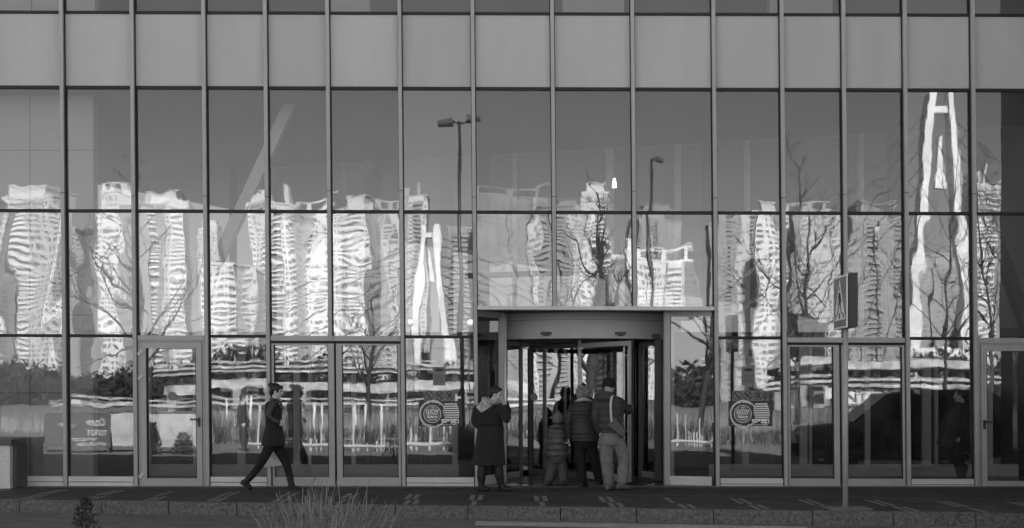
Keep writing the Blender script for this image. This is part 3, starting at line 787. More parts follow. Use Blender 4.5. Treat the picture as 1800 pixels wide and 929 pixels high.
# ------------------------------------------------------------------ people
def cr(pts, n=6):
    "smooth a polyline of vectors (or number tuples)"
    pts = [Vector(p) for p in pts]; out = []
    for i in range(len(pts) - 1):
        p0 = pts[max(i - 1, 0)]; p1 = pts[i]; p2 = pts[i + 1]; p3 = pts[min(i + 2, len(pts) - 1)]
        for k in range(n):
            t = k / n
            out.append(0.5 * ((2 * p1) + (p2 - p0) * t + (2 * p0 - 5 * p1 + 4 * p2 - p3) * t * t + (3 * p1 - p0 - 3 * p2 + p3) * t ** 3))
    out.append(pts[-1]); return out
def limb(mb, pts, rad, n=14, sub=5):
    P = cr(pts, sub); rr = []
    for i in range(len(P)):
        t = i / sub; k = min(int(t), len(rad) - 2); f = t - k
        rr.append(rad[k] * (1 - f) + rad[k + 1] * f)
    mb.tube(P, rr, n, round_ends=True)
def torso(mb, rings, ax=Vector((1, 0, 0)), quilt=0.0, pitch=0.055, n=24, sub=6, pow_=2.4):
    "rings: (centre, half width along ax, half depth); lofted with slightly squared sections"
    ax = ax.normalized(); ay = Vector((-ax.y, ax.x, 0))
    C = cr([r[0] for r in rings], sub); A = cr([Vector((r[1], r[2], 0)) for r in rings], sub)
    L = 0; vs = []
    for i, c in enumerate(C):
        if i: L += (c - C[i - 1]).length
        q = 1 + (quilt * (abs(math.sin(math.pi * L / pitch)) ** 0.6 - 0.6) if quilt else 0)
        for j in range(n):
            t = 2 * math.pi * j / n; ct, st = math.cos(t), math.sin(t)
            e = 2 / pow_
            X = math.copysign(abs(ct) ** e, ct) * A[i].x * q; Y = math.copysign(abs(st) ** e, st) * A[i].y * q
            vs.append(c + ax * X + ay * Y)
    k = len(C); fs = []
    for i in range(k - 1):
        for j in range(n):
            a = i * n + j; d = i * n + (j + 1) % n; fs.append((a, d, d + n, a + n))
    fs += [tuple(range(n - 1, -1, -1)), tuple((k - 1) * n + j for j in range(n))]
    mb.add(vs, fs, 0, True)
def frame_of(face, up=Vector((0, 0, 1))):
    f = Vector(face).normalized(); s_ = Vector(up).cross(f).normalized(); u = f.cross(s_)
    return Matrix((f, s_, u)).transposed()          # local x = face, y = left, z = up
def head(mb, c, face, k=1.0):
    "skull, jaw, nose, brow, chin, ears"
    m = frame_of(face); c = Vector(c)
    P = lambda x, y, z: c + m @ (Vector((x, y, z)) * k)
    mb.ell(P(-.008, 0, .02), (.096 * k, .075 * k, .098 * k), 20, 14, rot=m)
    mb.ell(P(.018, 0, -.045), (.066 * k, .058 * k, .075 * k), 16, 12, rot=m)
    mb.ell(P(.066, 0, -.098), (.022 * k, .026 * k, .018 * k), 10, 8, rot=m)
    mb.tube([P(.083, 0, .018), P(.100, 0, -.008), P(.109, 0, -.030), P(.088, 0, -.038)], [.008 * k, .011 * k, .014 * k, .011 * k], 8)
    mb.ell(P(.080, 0, .030), (.014 * k, .05 * k, .012 * k), 12, 8, rot=m)
    mb.ell(P(.078, 0, -.066), (.016 * k, .026 * k, .012 * k), 10, 8, rot=m)
    for s_ in (1, -1):
        mb.ell(P(-.005, .076 * s_, -.008), (.020 * k, .010 * k, .032 * k), 10, 8, rot=m)
        mb.ell(P(.06, .038 * s_, -.03), (.026 * k, .024 * k, .03 * k), 10, 8, rot=m)
def face_bits(c, face, root, k=1.0):
    m = frame_of(face); c = Vector(c); P = lambda x, y, z: c + m @ (Vector((x, y, z)) * k)
    for s_ in (1, -1):
        b = MB(); b.ell(P(.083, .031 * s_, .008), (.009 * k, .014 * k, .007 * k), 10, 8, rot=m); b.build('eye', 'eye', root)
        b = MB(); b.tube([P(.088, .016 * s_, .028), P(.088, .034 * s_, .033), P(.078, .05 * s_, .026)], [.004, .005, .003], 6); b.build('eyebrow', 'hair_d', root)
    b = MB(); b.tube([P(.086, .022, -.068), P(.095, 0, -.066), P(.086, -.022, -.068)], [.003, .006, .003], 6); b.build('mouth', 'lip', root)
def hand(mb, wrist, d, palm, thumb, curl=0.5, k=1.0):
    "palm and five separate curled fingers; d = along the hand, palm = palm side normal, thumb = thumb side"
    w = Vector(wrist); d = Vector(d).normalized(); pn = Vector(palm); pn = (pn - d * pn.dot(d)).normalized()
    th = d.cross(pn); th = th if th.dot(Vector(thumb)) > 0 else -th
    rot = Matrix((d, th, pn)).transposed()
    mb.ell(w + d * .045 * k, (.052 * k, .040 * k, .016 * k), 14, 10, rot=rot)
    mb.tube([w - d * .03 * k, w + d * .02 * k], [(.026 * k, .02 * k)] * 2, 10, ref=th, round_ends=True)
    for i, (o, L) in enumerate(((.028, .072), (.010, .080), (-.009, .075), (-.027, .058))):
        p0 = w + d * .075 * k + th * o * k
        a = curl * .7; p1 = p0 + (d * math.cos(a) + pn * math.sin(a)) * L * .42 * k
        a += curl * 1.1; p2 = p1 + (d * math.cos(a) + pn * math.sin(a)) * L * .33 * k
        a += curl * .8; p3 = p2 + (d * math.cos(a) + pn * math.sin(a)) * L * .25 * k
        mb.tube([p0 - d * .02 * k, p0, p1, p2, p3], [.0095 * k, .0095 * k, .009 * k, .0085 * k, .007 * k], 8, round_ends=True)
    q0 = w + d * .02 * k + th * .028 * k; q1 = q0 + (d * .6 + th * .7 + pn * .25).normalized() * .038 * k
    q2 = q1 + (d * .85 + th * .25 + pn * .45).normalized() * .03 * k
    mb.tube([q0, q1, q2], [.013 * k, .0105 * k, .008 * k], 8, round_ends=True)
def boot(mb, ankle, heel, toe, shaft=None, rr=.05, w=.042):
    ankle, heel, toe = Vector(ankle), Vector(heel), Vector(toe)
    f = (toe - heel); L = f.length; f.normalize()
    up = (ankle - (heel + f * L * .22)); up = (up - f * up.dot(f)).normalized()
    side = f.cross(up)
    P = [heel + up * .045 + f * .0, heel + f * L * .25 + up * .05, heel + f * L * .55 + up * .042, heel + f * L * .8 + up * .034, heel + f * (L - .03) + up * .03]
    mb.tube(P, [(w * .85, .045), (w * .92, .05), (w, .042), (w * 1.05, .034), (w * .8, .027)], 14, ref=side, round_ends=True)
    limb(mb, [shaft or ankle + up * .1, ankle, heel + f * L * .22 + up * .06], [rr, rr * .92, rr * .9])
    # sole
    mb.tube([heel + up * .008 - f * .03, heel + f * L * .5 + up * .008, toe + up * .01], [(w * .9, .01), (w * .95, .01), (w * .8, .01)], 12, ref=side)

def finish(mb, label, voxel=.0075, it=3):
    o = link('person', remesh(mb, voxel, it), 'skin'); return tag(o, label, 'person')
def wear(root, name, mb, m, voxel=.011, it=4, fac=.5):
    return link(name, remesh(mb, voxel, it, fac), m, root)

def J_at(Y): return lambda px, py, dy=0.0: AT(px, py, Y + dy)

# --- woman striding to the right
J = J_at(-1.0); fc = Vector((1, -.12, -.1))
hc = J(486.3, 688.2)
B = MB(); head(B, hc, fc, .97); limb(B, [J(481.5, 712), J(483, 703), hc - Vector((.02, 0, .05))], [.062, .052, .05])
torso(B, [(J(480, 709), .07, .12), (J(480.5, 720), .105, .17), (J(481, 742), .1, .14), (J(480.5, 765), .11, .15), (J(480, 786), .1, .15)])
sh, el, wr = J(480, 712.5, -.17), J(471.8, 731, -.235), J(489, 743, -.2)
limb(B, [sh, el, wr], [.05, .042, .028]); hand(B, wr, J(498, 746.5, -.15) - wr, Vector((.2, .8, -.3)), Vector((0, 0, 1)), .6)
sh2, el2, wr2 = J(483, 712.5, .17), J(479, 745, .25), J(481, 776, .22)
limb(B, [sh2, el2, wr2], [.05, .042, .028]); hand(B, wr2, Vector((.1, 0, -1)), Vector((0, -1, 0)), Vector((1, 0, 0)), 1.1)
t1 = [J(476.5, 782, -.08), J(459.8, 813, -.1), J(438, 843, -.1)]; t2 = [J(484, 782, .08), J(502.6, 814, .08), J(512, 848, .07)]
limb(B, t1, [.085, .058, .038]); limb(B, t2, [.085, .058, .038])
p1 = finish(B, 'woman in a dark coat striding right with a pale handbag, hair in a bun')
face_bits(hc, fc, p1, .97)
c = MB(); torso(c, [(J(481.5, 705), .075, .08), (J(480.5, 708.5), .115, .165), (J(480.3, 716), .135, .2), (J(480.8, 730), .135, .195), (J(481.5, 745), .13, .18), (J(481, 765), .165, .2), (J(480.5, 783.5), .195, .215)], n=26)
wear(p1, 'coat', c, 'wool', .011)
for pts, s_ in (((sh + Vector((0, -.0, .01)), el, wr + Vector((-.01, 0, 0))), 1), ((sh2, el2, wr2), -1)):
    c = MB(); limb(c, pts, [.07, .058, .046]); wear(p1, 'sleeve', c, 'leather', .009, 3)
c = MB(); torso(c, [(J(480, 770), .12, .17), (J(480, 781), .13, .175), (J(480, 789), .1, .15)])
for t in (t1, t2): limb(c, [t[0] + Vector((0, 0, .03)), t[1], t[2]], [.1, .068, .047])
wear(p1, 'trousers', c, 'black', .009)
c = MB(); boot(c, J(437, 841, -.1), J(424.5, 852, -.1), J(441.5, 862.6, -.1), J(444.5, 833, -.1), .055); wear(p1, 'boot', c, 'boot', .008, 2)
c = MB(); boot(c, J(512, 851, .07), J(508.5, 862.5, .07), J(527.5, 863.4, .05), J(509.5, 840, .07), .056); wear(p1, 'boot', c, 'boot', .008, 2)
m = frame_of(fc); P = lambda x, y, z: hc + m @ Vector((x, y, z))
c = MB(); c.ell(P(-.022, 0, .034), (.098, .086, .096), 22, 14, rot=m); c.ell(P(.062, 0, .072), (.045, .06, .032), 14, 10, rot=m); c.ell(P(-.07, 0, -.02), (.055, .066, .07), 14, 10, rot=m)
c.ell(P(-.105, 0, .092), (.046, .046, .044), 14, 10); c.tube([P(-.13, 0, .1), P(-.15, .01, .085), P(-.155, .01, .07)], [.012, .01, .004], 6)
c.tube([P(.03, -.07, .05), P(.045, -.068, 0), P(.04, -.066, -.03)], [.014, .01, .004], 6)
wear(p1, 'hair', c, 'hair_d', .008, 2)
c = MB(); c.tube(cr([J(477, 702, .06), J(478, 702.5, -.07), J(486, 705, -.1), J(491.5, 709, -.06), J(492, 709, .04), J(484, 702, .09), J(477, 701, .06)], 5), .03, 10); c.tube(cr([J(490, 707, -.09), J(494, 714, -.1), J(495.5, 721, -.09)], 4), [.03] * 8 + [.02], 10)
wear(p1, 'scarf', c, 'dots', .009, 2)
c = MB(); T = [J(456, 790, .2), J(482, 786, .2), J(499.5, 818, .2), J(466, 823, .2)]
T = [J(477, 789, .2), J(487, 789, .2), J(499.5, 818.5, .2), J(456, 823, .2)]
c.hexa([T[3] + Vector((0, -.06, 0)), T[2] + Vector((0, -.06, 0)), T[1] + Vector((0, -.02, 0)), T[0] + Vector((-.12, -.02, 0)), T[3] + Vector((0, .06, 0)), T[2] + Vector((0, .06, 0)), T[1] + Vector((0, .02, 0)), T[0] + Vector((-.12, .02, 0))])
hb = tag(link('handbag', remesh(c, .01, 3), 'bag'), 'pale grey handbag swinging from the striding woman\'s hand', 'handbag')
c = MB(); c.tube(cr([T[0] + Vector((-.06, 0, -.02)), T[0] + Vector((0, 0, .06)), J(482.5, 783, .215), T[1] + Vector((0, 0, .03)), T[1] + Vector((.01, 0, -.02))], 5), .009, 8); c.build('handle', 'bag', hb)

# --- woman in the belted coat, hand to her face
J = J_at(-1.25); fc = Vector((.86, -.25, -.28)); hc = J(872, 693.5)
B = MB(); head(B, hc, fc, .98); limb(B, [J(862, 716), J(866, 706), hc - Vector((.02, 0, .05))], [.066, .055, .052])
torso(B, [(J(861, 711), .13, .09), (J(861, 721), .19, .11), (J(862, 745), .15, .11), (J(861, 765), .19, .13), (J(860, 790), .18, .13)])
sh, el, wr = J(880, 718, -.1), J(891.5, 737.5, -.16), J(886.5, 714, -.16)
limb(B, [sh, el, wr], [.052, .044, .03]); hand(B, wr, J(883.5, 701, -.13) - wr, Vector((-.9, .2, 0)), Vector((0, .5, .5)), .45)
sh2, el2, wr2 = J(840, 720, .02), J(835.5, 741, .05), J(846, 752, -.02)
limb(B, [sh2, el2, wr2], [.052, .044, .03]); hand(B, wr2, J(855, 755, -.14) - wr2, Vector((.2, .9, 0)), Vector((0, 0, 1)), .7)
t1 = [J(854, 790), J(848, 822), J(846.5, 851)]; t2 = [J(870, 790), J(876.5, 822), J(880.5, 851)]
limb(B, t1, [.095, .062, .042]); limb(B, t2, [.095, .062, .042])
p2 = finish(B, 'woman in a belted black coat and tall boots raising a hand to her face')
face_bits(hc, fc, p2, .98)
c = MB(); torso(c, [(J(861, 709), .12, .09), (J(861, 713), .20, .125), (J(861, 721), .225, .145), (J(861.5, 733), .215, .15), (J(862, 747), .195, .14), (J(861.5, 765), .215, .16), (J(860.5, 790), .24, .19), (J(860, 818), .265, .215)], n=28)
wear(p2, 'coat', c, 'wool', .012)
for pts in ((sh, el, wr + (el - wr).normalized() * .03), (sh2, el2, wr2)):
    c = MB(); limb(c, pts, [.082, .07, .058]); wear(p2, 'sleeve', c, 'wool', .01, 3)
c = MB(); torso(c, [(J(862, 744.5), .2, .147), (J(862, 748.5), .2, .147)], sub=2); c.tube([J(883, 748, -.06), J(884.5, 757, -.07), J(883.5, 766, -.08)], [.018, .014, .014], 6); wear(p2, 'belt', c, 'black', .009, 1)
for t, hl, to in ((t1, (843.5, 863.5), (860.5, 863.8)), (t2, (878.5, 863.2), (899.5, 863.8))):
    c = MB(); limb(c, [J(t[1].x * FPX / (D0 - 1.25) + CX, 821.5), (t[1] + t[2]) / 2 + Vector((-.008, 0, 0)), t[2]], [.074, .072, .052]); boot(c, J(hl[0] + 3, 853), J(*hl), J(to[0], to[1], -.1), t[2] + Vector((0, 0, .06)), .055); wear(p2, 'boot', c, 'boot', .008, 2)
m = frame_of(Vector((.86, -.25, 0))); P = lambda x, y, z: hc + m @ Vector((x, y, z))
c = MB(); c.ell(P(-.022, 0, .045), (.105, .09, .092), 22, 14, rot=m); c.ell(P(-.07, 0, -.0), (.055, .075, .075), 14, 10, rot=m); c.ell(P(.04, 0, .075), (.06, .07, .038), 14, 10, rot=m)
wear(p2, 'hair', c, 'hair_d', .008, 2)
c = MB(); c.tube(cr([J(875, 707, -.12), J(862, 707, -.16), J(851, 703, -.05), J(853, 702, .1), J(868, 705, .12), J(876, 709, .0), J(875, 707, -.12)], 5), .042, 10)
c.hexa([J(836, 716, -.14), J(846, 727, -.17), J(874, 708, -.16), J(853, 699, -.1), J(836, 715, .1), J(846, 726, .1), J(874, 708, .06), J(853, 699, .06)])
wear(p2, 'shawl', c, 'scarf', .011, 5)

# --- child in a shiny jacket, seen from behind
J = J_at(-.12); hc = J(981, 739.5); fc = Vector((.05, 1, 0))
B = MB(); head(B, hc, fc, .86); limb(B, [J(980, 757), J(980.5, 750), hc], [.05, .045, .05])
torso(B, [(J(980, 754), .08, .07), (J(980, 763), .13, .09), (J(980, 785), .12, .1), (J(979, 807), .13, .1)])
a1 = [J(991, 761), J(999, 771, .05), J(997.5, 757, .02)]; a2 = [J(968, 761), J(962, 779), J(960.5, 796, .03)]
limb(B, a1, [.04, .036, .024]); limb(B, a2, [.04, .036, .024]); hand(B, a1[2], Vector((.1, 0, 1)), Vector((0, 1, 0)), Vector((-1, 0, 0)), .6, .75); hand(B, a2[2], Vector((0, .1, -1)), Vector((1, 0, 0)), Vector((0, 1, 0)), .5, .75)
t1 = [J(973, 806), J(969, 828), J(964, 846)]; t2 = [J(986, 806), J(989, 828), J(990.5, 846)]
limb(B, t1, [.07, .055, .04]); limb(B, t2, [.07, .055, .04])
p3 = finish(B, 'small child in a shiny padded jacket and knitted hat walking into the revolving door')
c = MB(); torso(c, [(J(980, 751), .10, .09), (J(980, 756), .165, .125), (J(980, 768), .185, .15), (J(980, 785), .185, .15), (J(979.5, 800), .19, .155), (J(979.5, 807), .165, .14)], quilt=.15, pitch=.1, n=26)
c.tube(cr([J(968, 753, -.06), J(980, 750, -.13), J(992, 753, -.06), J(990, 750, .05), J(972, 750, .05)], 4), .045, 10)
wear(p3, 'jacket', c, 'shiny', .009, 2)
for a in (a1, a2):
    c = MB(); P_ = cr(a, 6); c.tube(P_, [.062 * (1 + .14 * abs(math.sin(i * .8))) * (1 - .02 * i) for i in range(len(P_))], 14, round_ends=True); wear(p3, 'sleeve', c, 'shiny', .008, 2)
c = MB(); torso(c, [(J(979.5, 800), .15, .12), (J(979.5, 808), .155, .125), (J(979.5, 815), .135, .11)])
for t in (t1, t2): limb(c, [t[0], t[1], t[2] + Vector((0, 0, -.02))], [.098, .09, .078])
wear(p3, 'trousers', c, 'snowp', .01, 3)
for t, hl, to in ((t1, (964, 852.5, -.06), (959.5, 852.5, .13)), (t2, (991, 853, -.06), (992.5, 853, .13))):
    c = MB(); boot(c, t[2] + Vector((0, 0, -.01)), J(*hl), J(*to), t[2] + Vector((0, 0, .04)), .05, .045); wear(p3, 'boot', c, 'boot', .008, 2)
c = MB(); c.ell(hc + Vector((0, -.01, .035)), (.1, .1, .105), 20, 14); c.tube([hc + Vector((0, -.01, -.035)), hc + Vector((0, -.01, .0))], [.098, .1], 20); c.ell(hc + Vector((0, -.01, .15)), .025, 10, 8)
wear(p3, 'knit_hat', c, 'knit', .008, 2)

# --- woman in the quilted black jacket, seen from behind
J = J_at(-.48); hc = J(1026, 692.5); fc = Vector((.1, 1, -.1))
B = MB(); head(B, hc, fc, .97); limb(B, [J(1025, 712), J(1025.5, 703), hc], [.06, .052, .05])
torso(B, [(J(1025, 708), .12, .08), (J(1025, 718), .18, .1), (J(1026, 745), .15, .1), (J(1029, 778), .17, .12)])
a1 = [J(1006, 717), J(999.5, 744, .02), J(1000.5, 768, .06)]; a2 = [J(1046, 718, .02), J(1052, 742, .04), J(1050, 762, .15)]
limb(B, a1, [.05, .042, .028]); limb(B, a2, [.05, .042, .028]); hand(B, a1[2], Vector((-.1, .1, -1)), Vector((-1, 0, 0)), Vector((0, 1, 0)), .7); hand(B, a2[2], Vector((0, .6, -.8)), Vector((-1, 0, 0)), Vector((0, 1, 0)), .7)
t1 = [J(1020, 780), J(1021.5, 816), J(1024.5, 845)]; t2 = [J(1038, 780), J(1046, 815, .05), J(1053, 842, .12)]
limb(B, t1, [.09, .06, .042]); limb(B, t2, [.09, .06, .042])
p4 = finish(B, 'woman with fair curly hair in a black quilted jacket, seen from behind')
c = MB(); torso(c, [(J(1025, 706.5), .13, .09), (J(1025, 711), .19, .13), (J(1025, 722), .215, .155), (J(1026.5, 740), .205, .155), (J(1028, 758), .22, .165), (J(1029, 777), .225, .17)], quilt=.14, pitch=.055, n=28)
wear(p4, 'quilted_jacket', c, 'puffer', .009, 1)
for a in (a1, a2):
    c = MB(); P_ = cr(a, 10); c.tube(P_, [.068 * (1 + .12 * (abs(math.sin(i * .85)) - .5)) * (1 - .013 * i) for i in range(len(P_))], 14, round_ends=True); wear(p4, 'sleeve', c, 'puffer', .008, 1)
c = MB(); torso(c, [(J(1029, 768), .18, .13), (J(1029, 776), .185, .14), (J(1029, 787), .16, .12)])
for t in (t1, t2): limb(c, [t[0], t[1], t[2] + Vector((0, 0, -.02))], [.105, .082, .066])
wear(p4, 'trousers', c, 'black', .01, 3)
for t, hl, to in ((t1, (1023, 855.5, -.08), (1032, 856, .12)), (t2, (1052, 852.5, .04), (1058, 851.5, .26))):
    c = MB(); boot(c, t[2], J(*hl), J(*to), t[2] + Vector((0, 0, .06)), .048); wear(p4, 'boot', c, 'boot', .008, 2)
c = MB(); rn = random.Random(3)
c.ell(hc + Vector((0, -.01, .03)), (.105, .105, .105), 20, 14)
for i in range(90):
    t = rn.uniform(0, 6.28); z = rn.uniform(-.085, .11); r_ = .112 * math.sqrt(max(.05, 1 - (z / .15) ** 2))
    if math.sin(t) > .55 and z < .05: continue
    c.ell(hc + Vector((r_ * math.cos(t), r_ * math.sin(t) - .012, .025 + z)), (.024, .024, .02), 8, 6)
wear(p4, 'hair', c, 'hair_l', .007, 1)
c = MB(); c.tube(cr([J(1014, 706, .03), J(1018, 704, -.08), J(1026, 702.5, -.12), J(1034, 704, -.08), J(1038, 706, .03), J(1026, 706, .1), J(1014, 706, .03)], 5), .032, 10); wear(p4, 'collar', c, 'leop', .009, 2)

# --- man in the woollen cap, pushing the door leaf
J = J_at(-1.0); hc = J(1070.5, 680); fc = Vector((.42, .9, -.05))
B = MB(); head(B, hc, fc, 1.0); limb(B, [J(1067, 702), J(1069, 693), hc], [.07, .06, .06])
torso(B, [(J(1071, 700), .15, .1), (J(1072, 712), .2, .12), (J(1072, 735), .17, .12), (J(1073, 765), .17, .12), (J(1075, 778), .16, .12)])
a1 = [J(1090, 707, .02), J(1103, 722, .12), J(1107, 717, .5)]; a2 = [J(1051, 708), J(1046.5, 733, -.04), J(1053, 757, .02)]
limb(B, a1, [.055, .048, .032]); limb(B, a2, [.055, .048, .032]); hand(B, a1[2], Vector((.1, 1, .05)), Vector((.9, 0, -.3)), Vector((0, 0, 1)), .6, 1.05); hand(B, a2[2], Vector((.2, .2, -1)), Vector((1, 0, 0)), Vector((0, 1, 0)), .6, 1.05)
t1 = [J(1065, 776), J(1067, 815), J(1070, 848, -.02)]; t2 = [J(1085, 776), J(1096, 806, .04), J(1093, 845, -.04)]
limb(B, t1, [.095, .068, .046]); limb(B, t2, [.095, .068, .046])
p5 = finish(B, 'man in a dark padded jacket, grey jeans and black woollen cap, seen from behind')
c = MB(); torso(c, [(J(1071, 697), .15, .1), (J(1071, 702), .215, .14), (J(1072, 713), .235, .165), (J(1072.5, 732), .215, .165), (J(1073.5, 750), .21, .165), (J(1074, 761), .195, .155)], quilt=.10, pitch=.11, n=28)
c.ell(J(1064, 699, -.1), (.15, .09, .085), 18, 12); c.tube(cr([J(1052, 697, -.03), J(1060, 693.5, -.12), J(1070, 693.5, -.12), J(1078, 697, -.04), J(1074, 694, .08), J(1058, 693, .08)], 4), .05, 10)
wear(p5, 'padded_jacket', c, 'puffer2', .01, 2)
for a in (a1, a2):
    c = MB(); P_ = cr(a, 8); c.tube(P_, [.078 * (1 + .09 * (abs(math.sin(i * .6)) - .5)) * (1 - .012 * i) for i in range(len(P_))], 14, round_ends=True); wear(p5, 'sleeve', c, 'puffer2', .009, 2)
c = MB(); torso(c, [(J(1074, 756), .175, .13), (J(1075, 770), .185, .14), (J(1075, 783), .165, .12)])
for t in (t1, t2):
    P_ = cr([t[0], t[1], t[2]], 8); rn = random.Random(int(t[0].x * 100))
    c.tube(P_, [(.118 - .0022 * i) * (1 + rn.uniform(-.05, .06)) for i in range(len(P_))], 16, round_ends=True)
wear(p5, 'jeans', c, 'jeans', .01, 3)
for t, hl, to in ((t1, (1068.5, 861.5, -.12), (1077, 862, .12)), (t2, (1088, 860, -.12), (1107.5, 861.5, -.02))):
    c = MB(); boot(c, t[2] + Vector((0, 0, -.02)), J(*hl), J(*to), t[2] + Vector((0, 0, .05)), .072, .05); wear(p5, 'boot', c, 'boot2', .009, 2)
c = MB(); c.ell(hc + Vector((0, 0, .05)), (.108, .112, .1), 20, 14); c.tube([hc + Vector((0, 0, .0)), hc + Vector((0, 0, .04))], [.108, .11], 20); wear(p5, 'woollen_cap', c, 'black', .008, 2)
c = MB(); Q = [J(1071, 745, -.19), J(1098, 763, -.21), J(1094, 772, -.21), J(1067, 752, -.19)]
Q = [J(1079, 731, -.18), J(1101, 757, -.2), J(1096, 771, -.21), J(1067, 749, -.19)]
off = Vector((0, .1, 0)); c.hexa([Q[3], Q[2], Q[1], Q[0], Q[3] + off, Q[2] + off, Q[1] + off, Q[0] + off])
sb = tag(link('shoulder_bag', remesh(c, .011, 5), 'satchel'), 'slouchy grey shoulder bag hanging on the back of the man in the cap', 'bag')
c = MB(); c.tube(cr([J(1079, 694, -.08), J(1075.5, 698, -.17), J(1073.5, 712, -.205), J(1074, 728, -.205), J(1075, 742, -.2)], 5), [(.018, .006)] * 21, 8, ref=(1, 0, 0)); c.build('strap', 'bag', sb)
c = MB(); c.tube([J(1090, 727, -.1), J(1093, 740, -.16), J(1097, 755, -.18)], [(.012, .005)] * 3, 8, ref=(1, 0, 0)); c.build('strap', 'satchel', sb)

# --- simple walkers seen through or in the glass
def walker(Y, px, top, base, face, label, lean=0.0, dark='black'):
    J = J_at(Y); h = (base - top); k = h * (D0 + Y) / FPX / 1.72
    f = Vector(face); ax = Vector((-f.y, f.x, 0)).normalized()
    z = lambda t: J(px + lean * (1 - t) * h, top + t * h)
    hc = z(.075) + f * .03
    B = MB(); head(B, hc, f, k); limb(B, [z(.17), z(.12), hc], [.06 * k, .052 * k, .05 * k])
    torso(B, [(z(.17), .14 * k, .08 * k), (z(.24), .18 * k, .1 * k), (z(.4), .14 * k, .1 * k), (z(.52), .16 * k, .12 * k)], ax=ax)
    legs = []
    for s_ in (1, -1):
        o = ax * s_ * k
        ar = [z(.19) + o * .2, z(.36) + o * .25, z(.5) + o * .22 + f * .08]; limb(B, ar, [.05 * k, .043 * k, .028 * k])
        hand(B, ar[2], Vector((0, 0, -1)), -o, f, .5, k)
        lg = [z(.52) + o * .09, z(.74) + o * .1 + f * .08 * s_, z(.95) + o * .1 + f * .02 * s_]; limb(B, lg, [.09 * k, .06 * k, .04 * k]); legs.append((lg, s_, o))
    r = finish(B, label, .009)
    c = MB(); torso(c, [(z(.165), .15 * k, .1 * k), (z(.19), .21 * k, .13 * k), (z(.3), .21 * k, .15 * k), (z(.42), .19 * k, .15 * k), (z(.56), .2 * k, .16 * k)], ax=ax)
    for lg, s_, o in legs: limb(c, [z(.19) + o * .19, z(.36) + o * .25, z(.49) + o * .22 + f * .08], [.075 * k, .06 * k, .05 * k])
    wear(r, 'coat', c, dark, .013)
    c = MB()
    for lg, s_, o in legs: limb(c, lg, [.11 * k, .078 * k, .062 * k])
    wear(r, 'trousers', c, 'black', .012)
    for lg, s_, o in legs:
        c = MB(); g = lg[2]; gz = z(1.0).z; boot(c, g, Vector((g.x, g.y, gz)) - f * .06, Vector((g.x, g.y, gz)) + f * .18, None, .05 * k); wear(r, 'boot', c, 'boot', .01, 2)
    c = MB(); mm = frame_of(f); c.ell(hc + mm @ Vector((-.025, 0, .035)) * k, (.1 * k, .088 * k, .098 * k), 18, 12, rot=mm); wear(r, 'hair', c, 'hair_d', .01, 2)
    return r
w1 = walker(1.1, 1690, 684, 848, (-1, .2, 0), 'dark figure with a shoulder load standing just inside behind the right-hand panes', .0)
b = MB(); Jw = J_at(1.0); T = [Jw(1650, 782), Jw(1668, 788), Jw(1697, 745), Jw(1686, 706), Jw(1662, 728)]
v0 = [p + Vector((0, -.12, 0)) for p in T]; v1 = [p + Vector((0, .14, 0)) for p in T]
b.add(v0 + v1, [(0, 1, 2, 3, 4), (9, 8, 7, 6, 5)] + [(i, i + 5, (i + 1) % 5 + 5, (i + 1) % 5) for i in range(5)])
tag(link('backpack', remesh(b, .02, 6), 'puffer2'), 'bulky dark pack hanging on the figure behind the right-hand panes', 'backpack')
w2 = walker(-17.0 , 0, 0, 10, (1, 0, 0), 'x', 0) if False else None
def mirrored_walker(px, e, label, face):
    x = (px - CX) * (D0 + e) / FPX
    J = lambda t: Vector((x, -e, 1.72 - 1.72 * t - 0.17))
    global AT
    o = AT
    s = FPX / (D0 - e)
    r = walker(-e, CX + x * s, HY - (1.72 - .17 - EYE) * s, HY + (EYE + .17) * s, face, label)
    return r
mirrored_walker(425, 16.5, 'dark walker out on the road seen only as a reflection in the left panes', (1, .1, 0))

# ------------------------------------------------------------------ foreground plants
def dry_shrub(x, y, z0, w, h, n, seed):
    rn = random.Random(seed)
    t = thing('dry_shrub', 'sprawling shrub of dry pale twigs in front of the kerb', 'shrub', (x, y, z0))
    b = MB(); sh = MB()
    for i in range(n):
        a = rn.uniform(0, 6.28); r0 = rn.uniform(0, .12) * w; lean = abs(rn.gauss(0, .62)) ; hh = h * rn.uniform(.55, 1.08) * (1 - .32 * min(1, lean))
        p = Vector((x + r0 * math.cos(a), y + r0 * math.sin(a) * .6, z0)); d = Vector((math.cos(a) * lean, math.sin(a) * lean * .7, 1)).normalized()
        pts = [p]; L = hh / 6
        for k in range(6):
            d = (d + Vector((rn.gauss(0, .10), rn.gauss(0, .10), rn.gauss(0, .05) - .02 * k * lean))).normalized()
            pts.append(pts[-1] + d * L)
        b.tube(pts, [.0052, .0048, .0044, .0038, .0032, .0026, .0016], 4, cap=False)
        for k in range(rn.randint(3, 7)):
            q = pts[rn.randint(2, 5)]; dd = (d + Vector((rn.gauss(0, .6), rn.gauss(0, .5), rn.uniform(-.1, .5)))).normalized(); l2 = rn.uniform(.06, .2) * h
            m_ = q + dd * l2 * .5 + Vector((rn.gauss(0, .01), 0, rn.gauss(0, .01)))
            b.tube([q, m_, q + dd * l2 + Vector((0, 0, .03 * h))], [.0024, .002, .0011], 3, cap=False)
            if rn.random() < .25:
                for _ in range(3): sh.ell(q + dd * l2 + Vector((rn.gauss(0, .008), rn.gauss(0, .008), rn.gauss(0, .01))), .0045, 5, 4)
    b.build('twigs', 'twig', t); sh.build('seed_heads', 'bark', t)
    return t
p = AT(585, 929, -13.0)
dry_shrub(AT(575, 929, -12.8).x, -12.8, -.17, 1.5, 1.06, 480, 5)
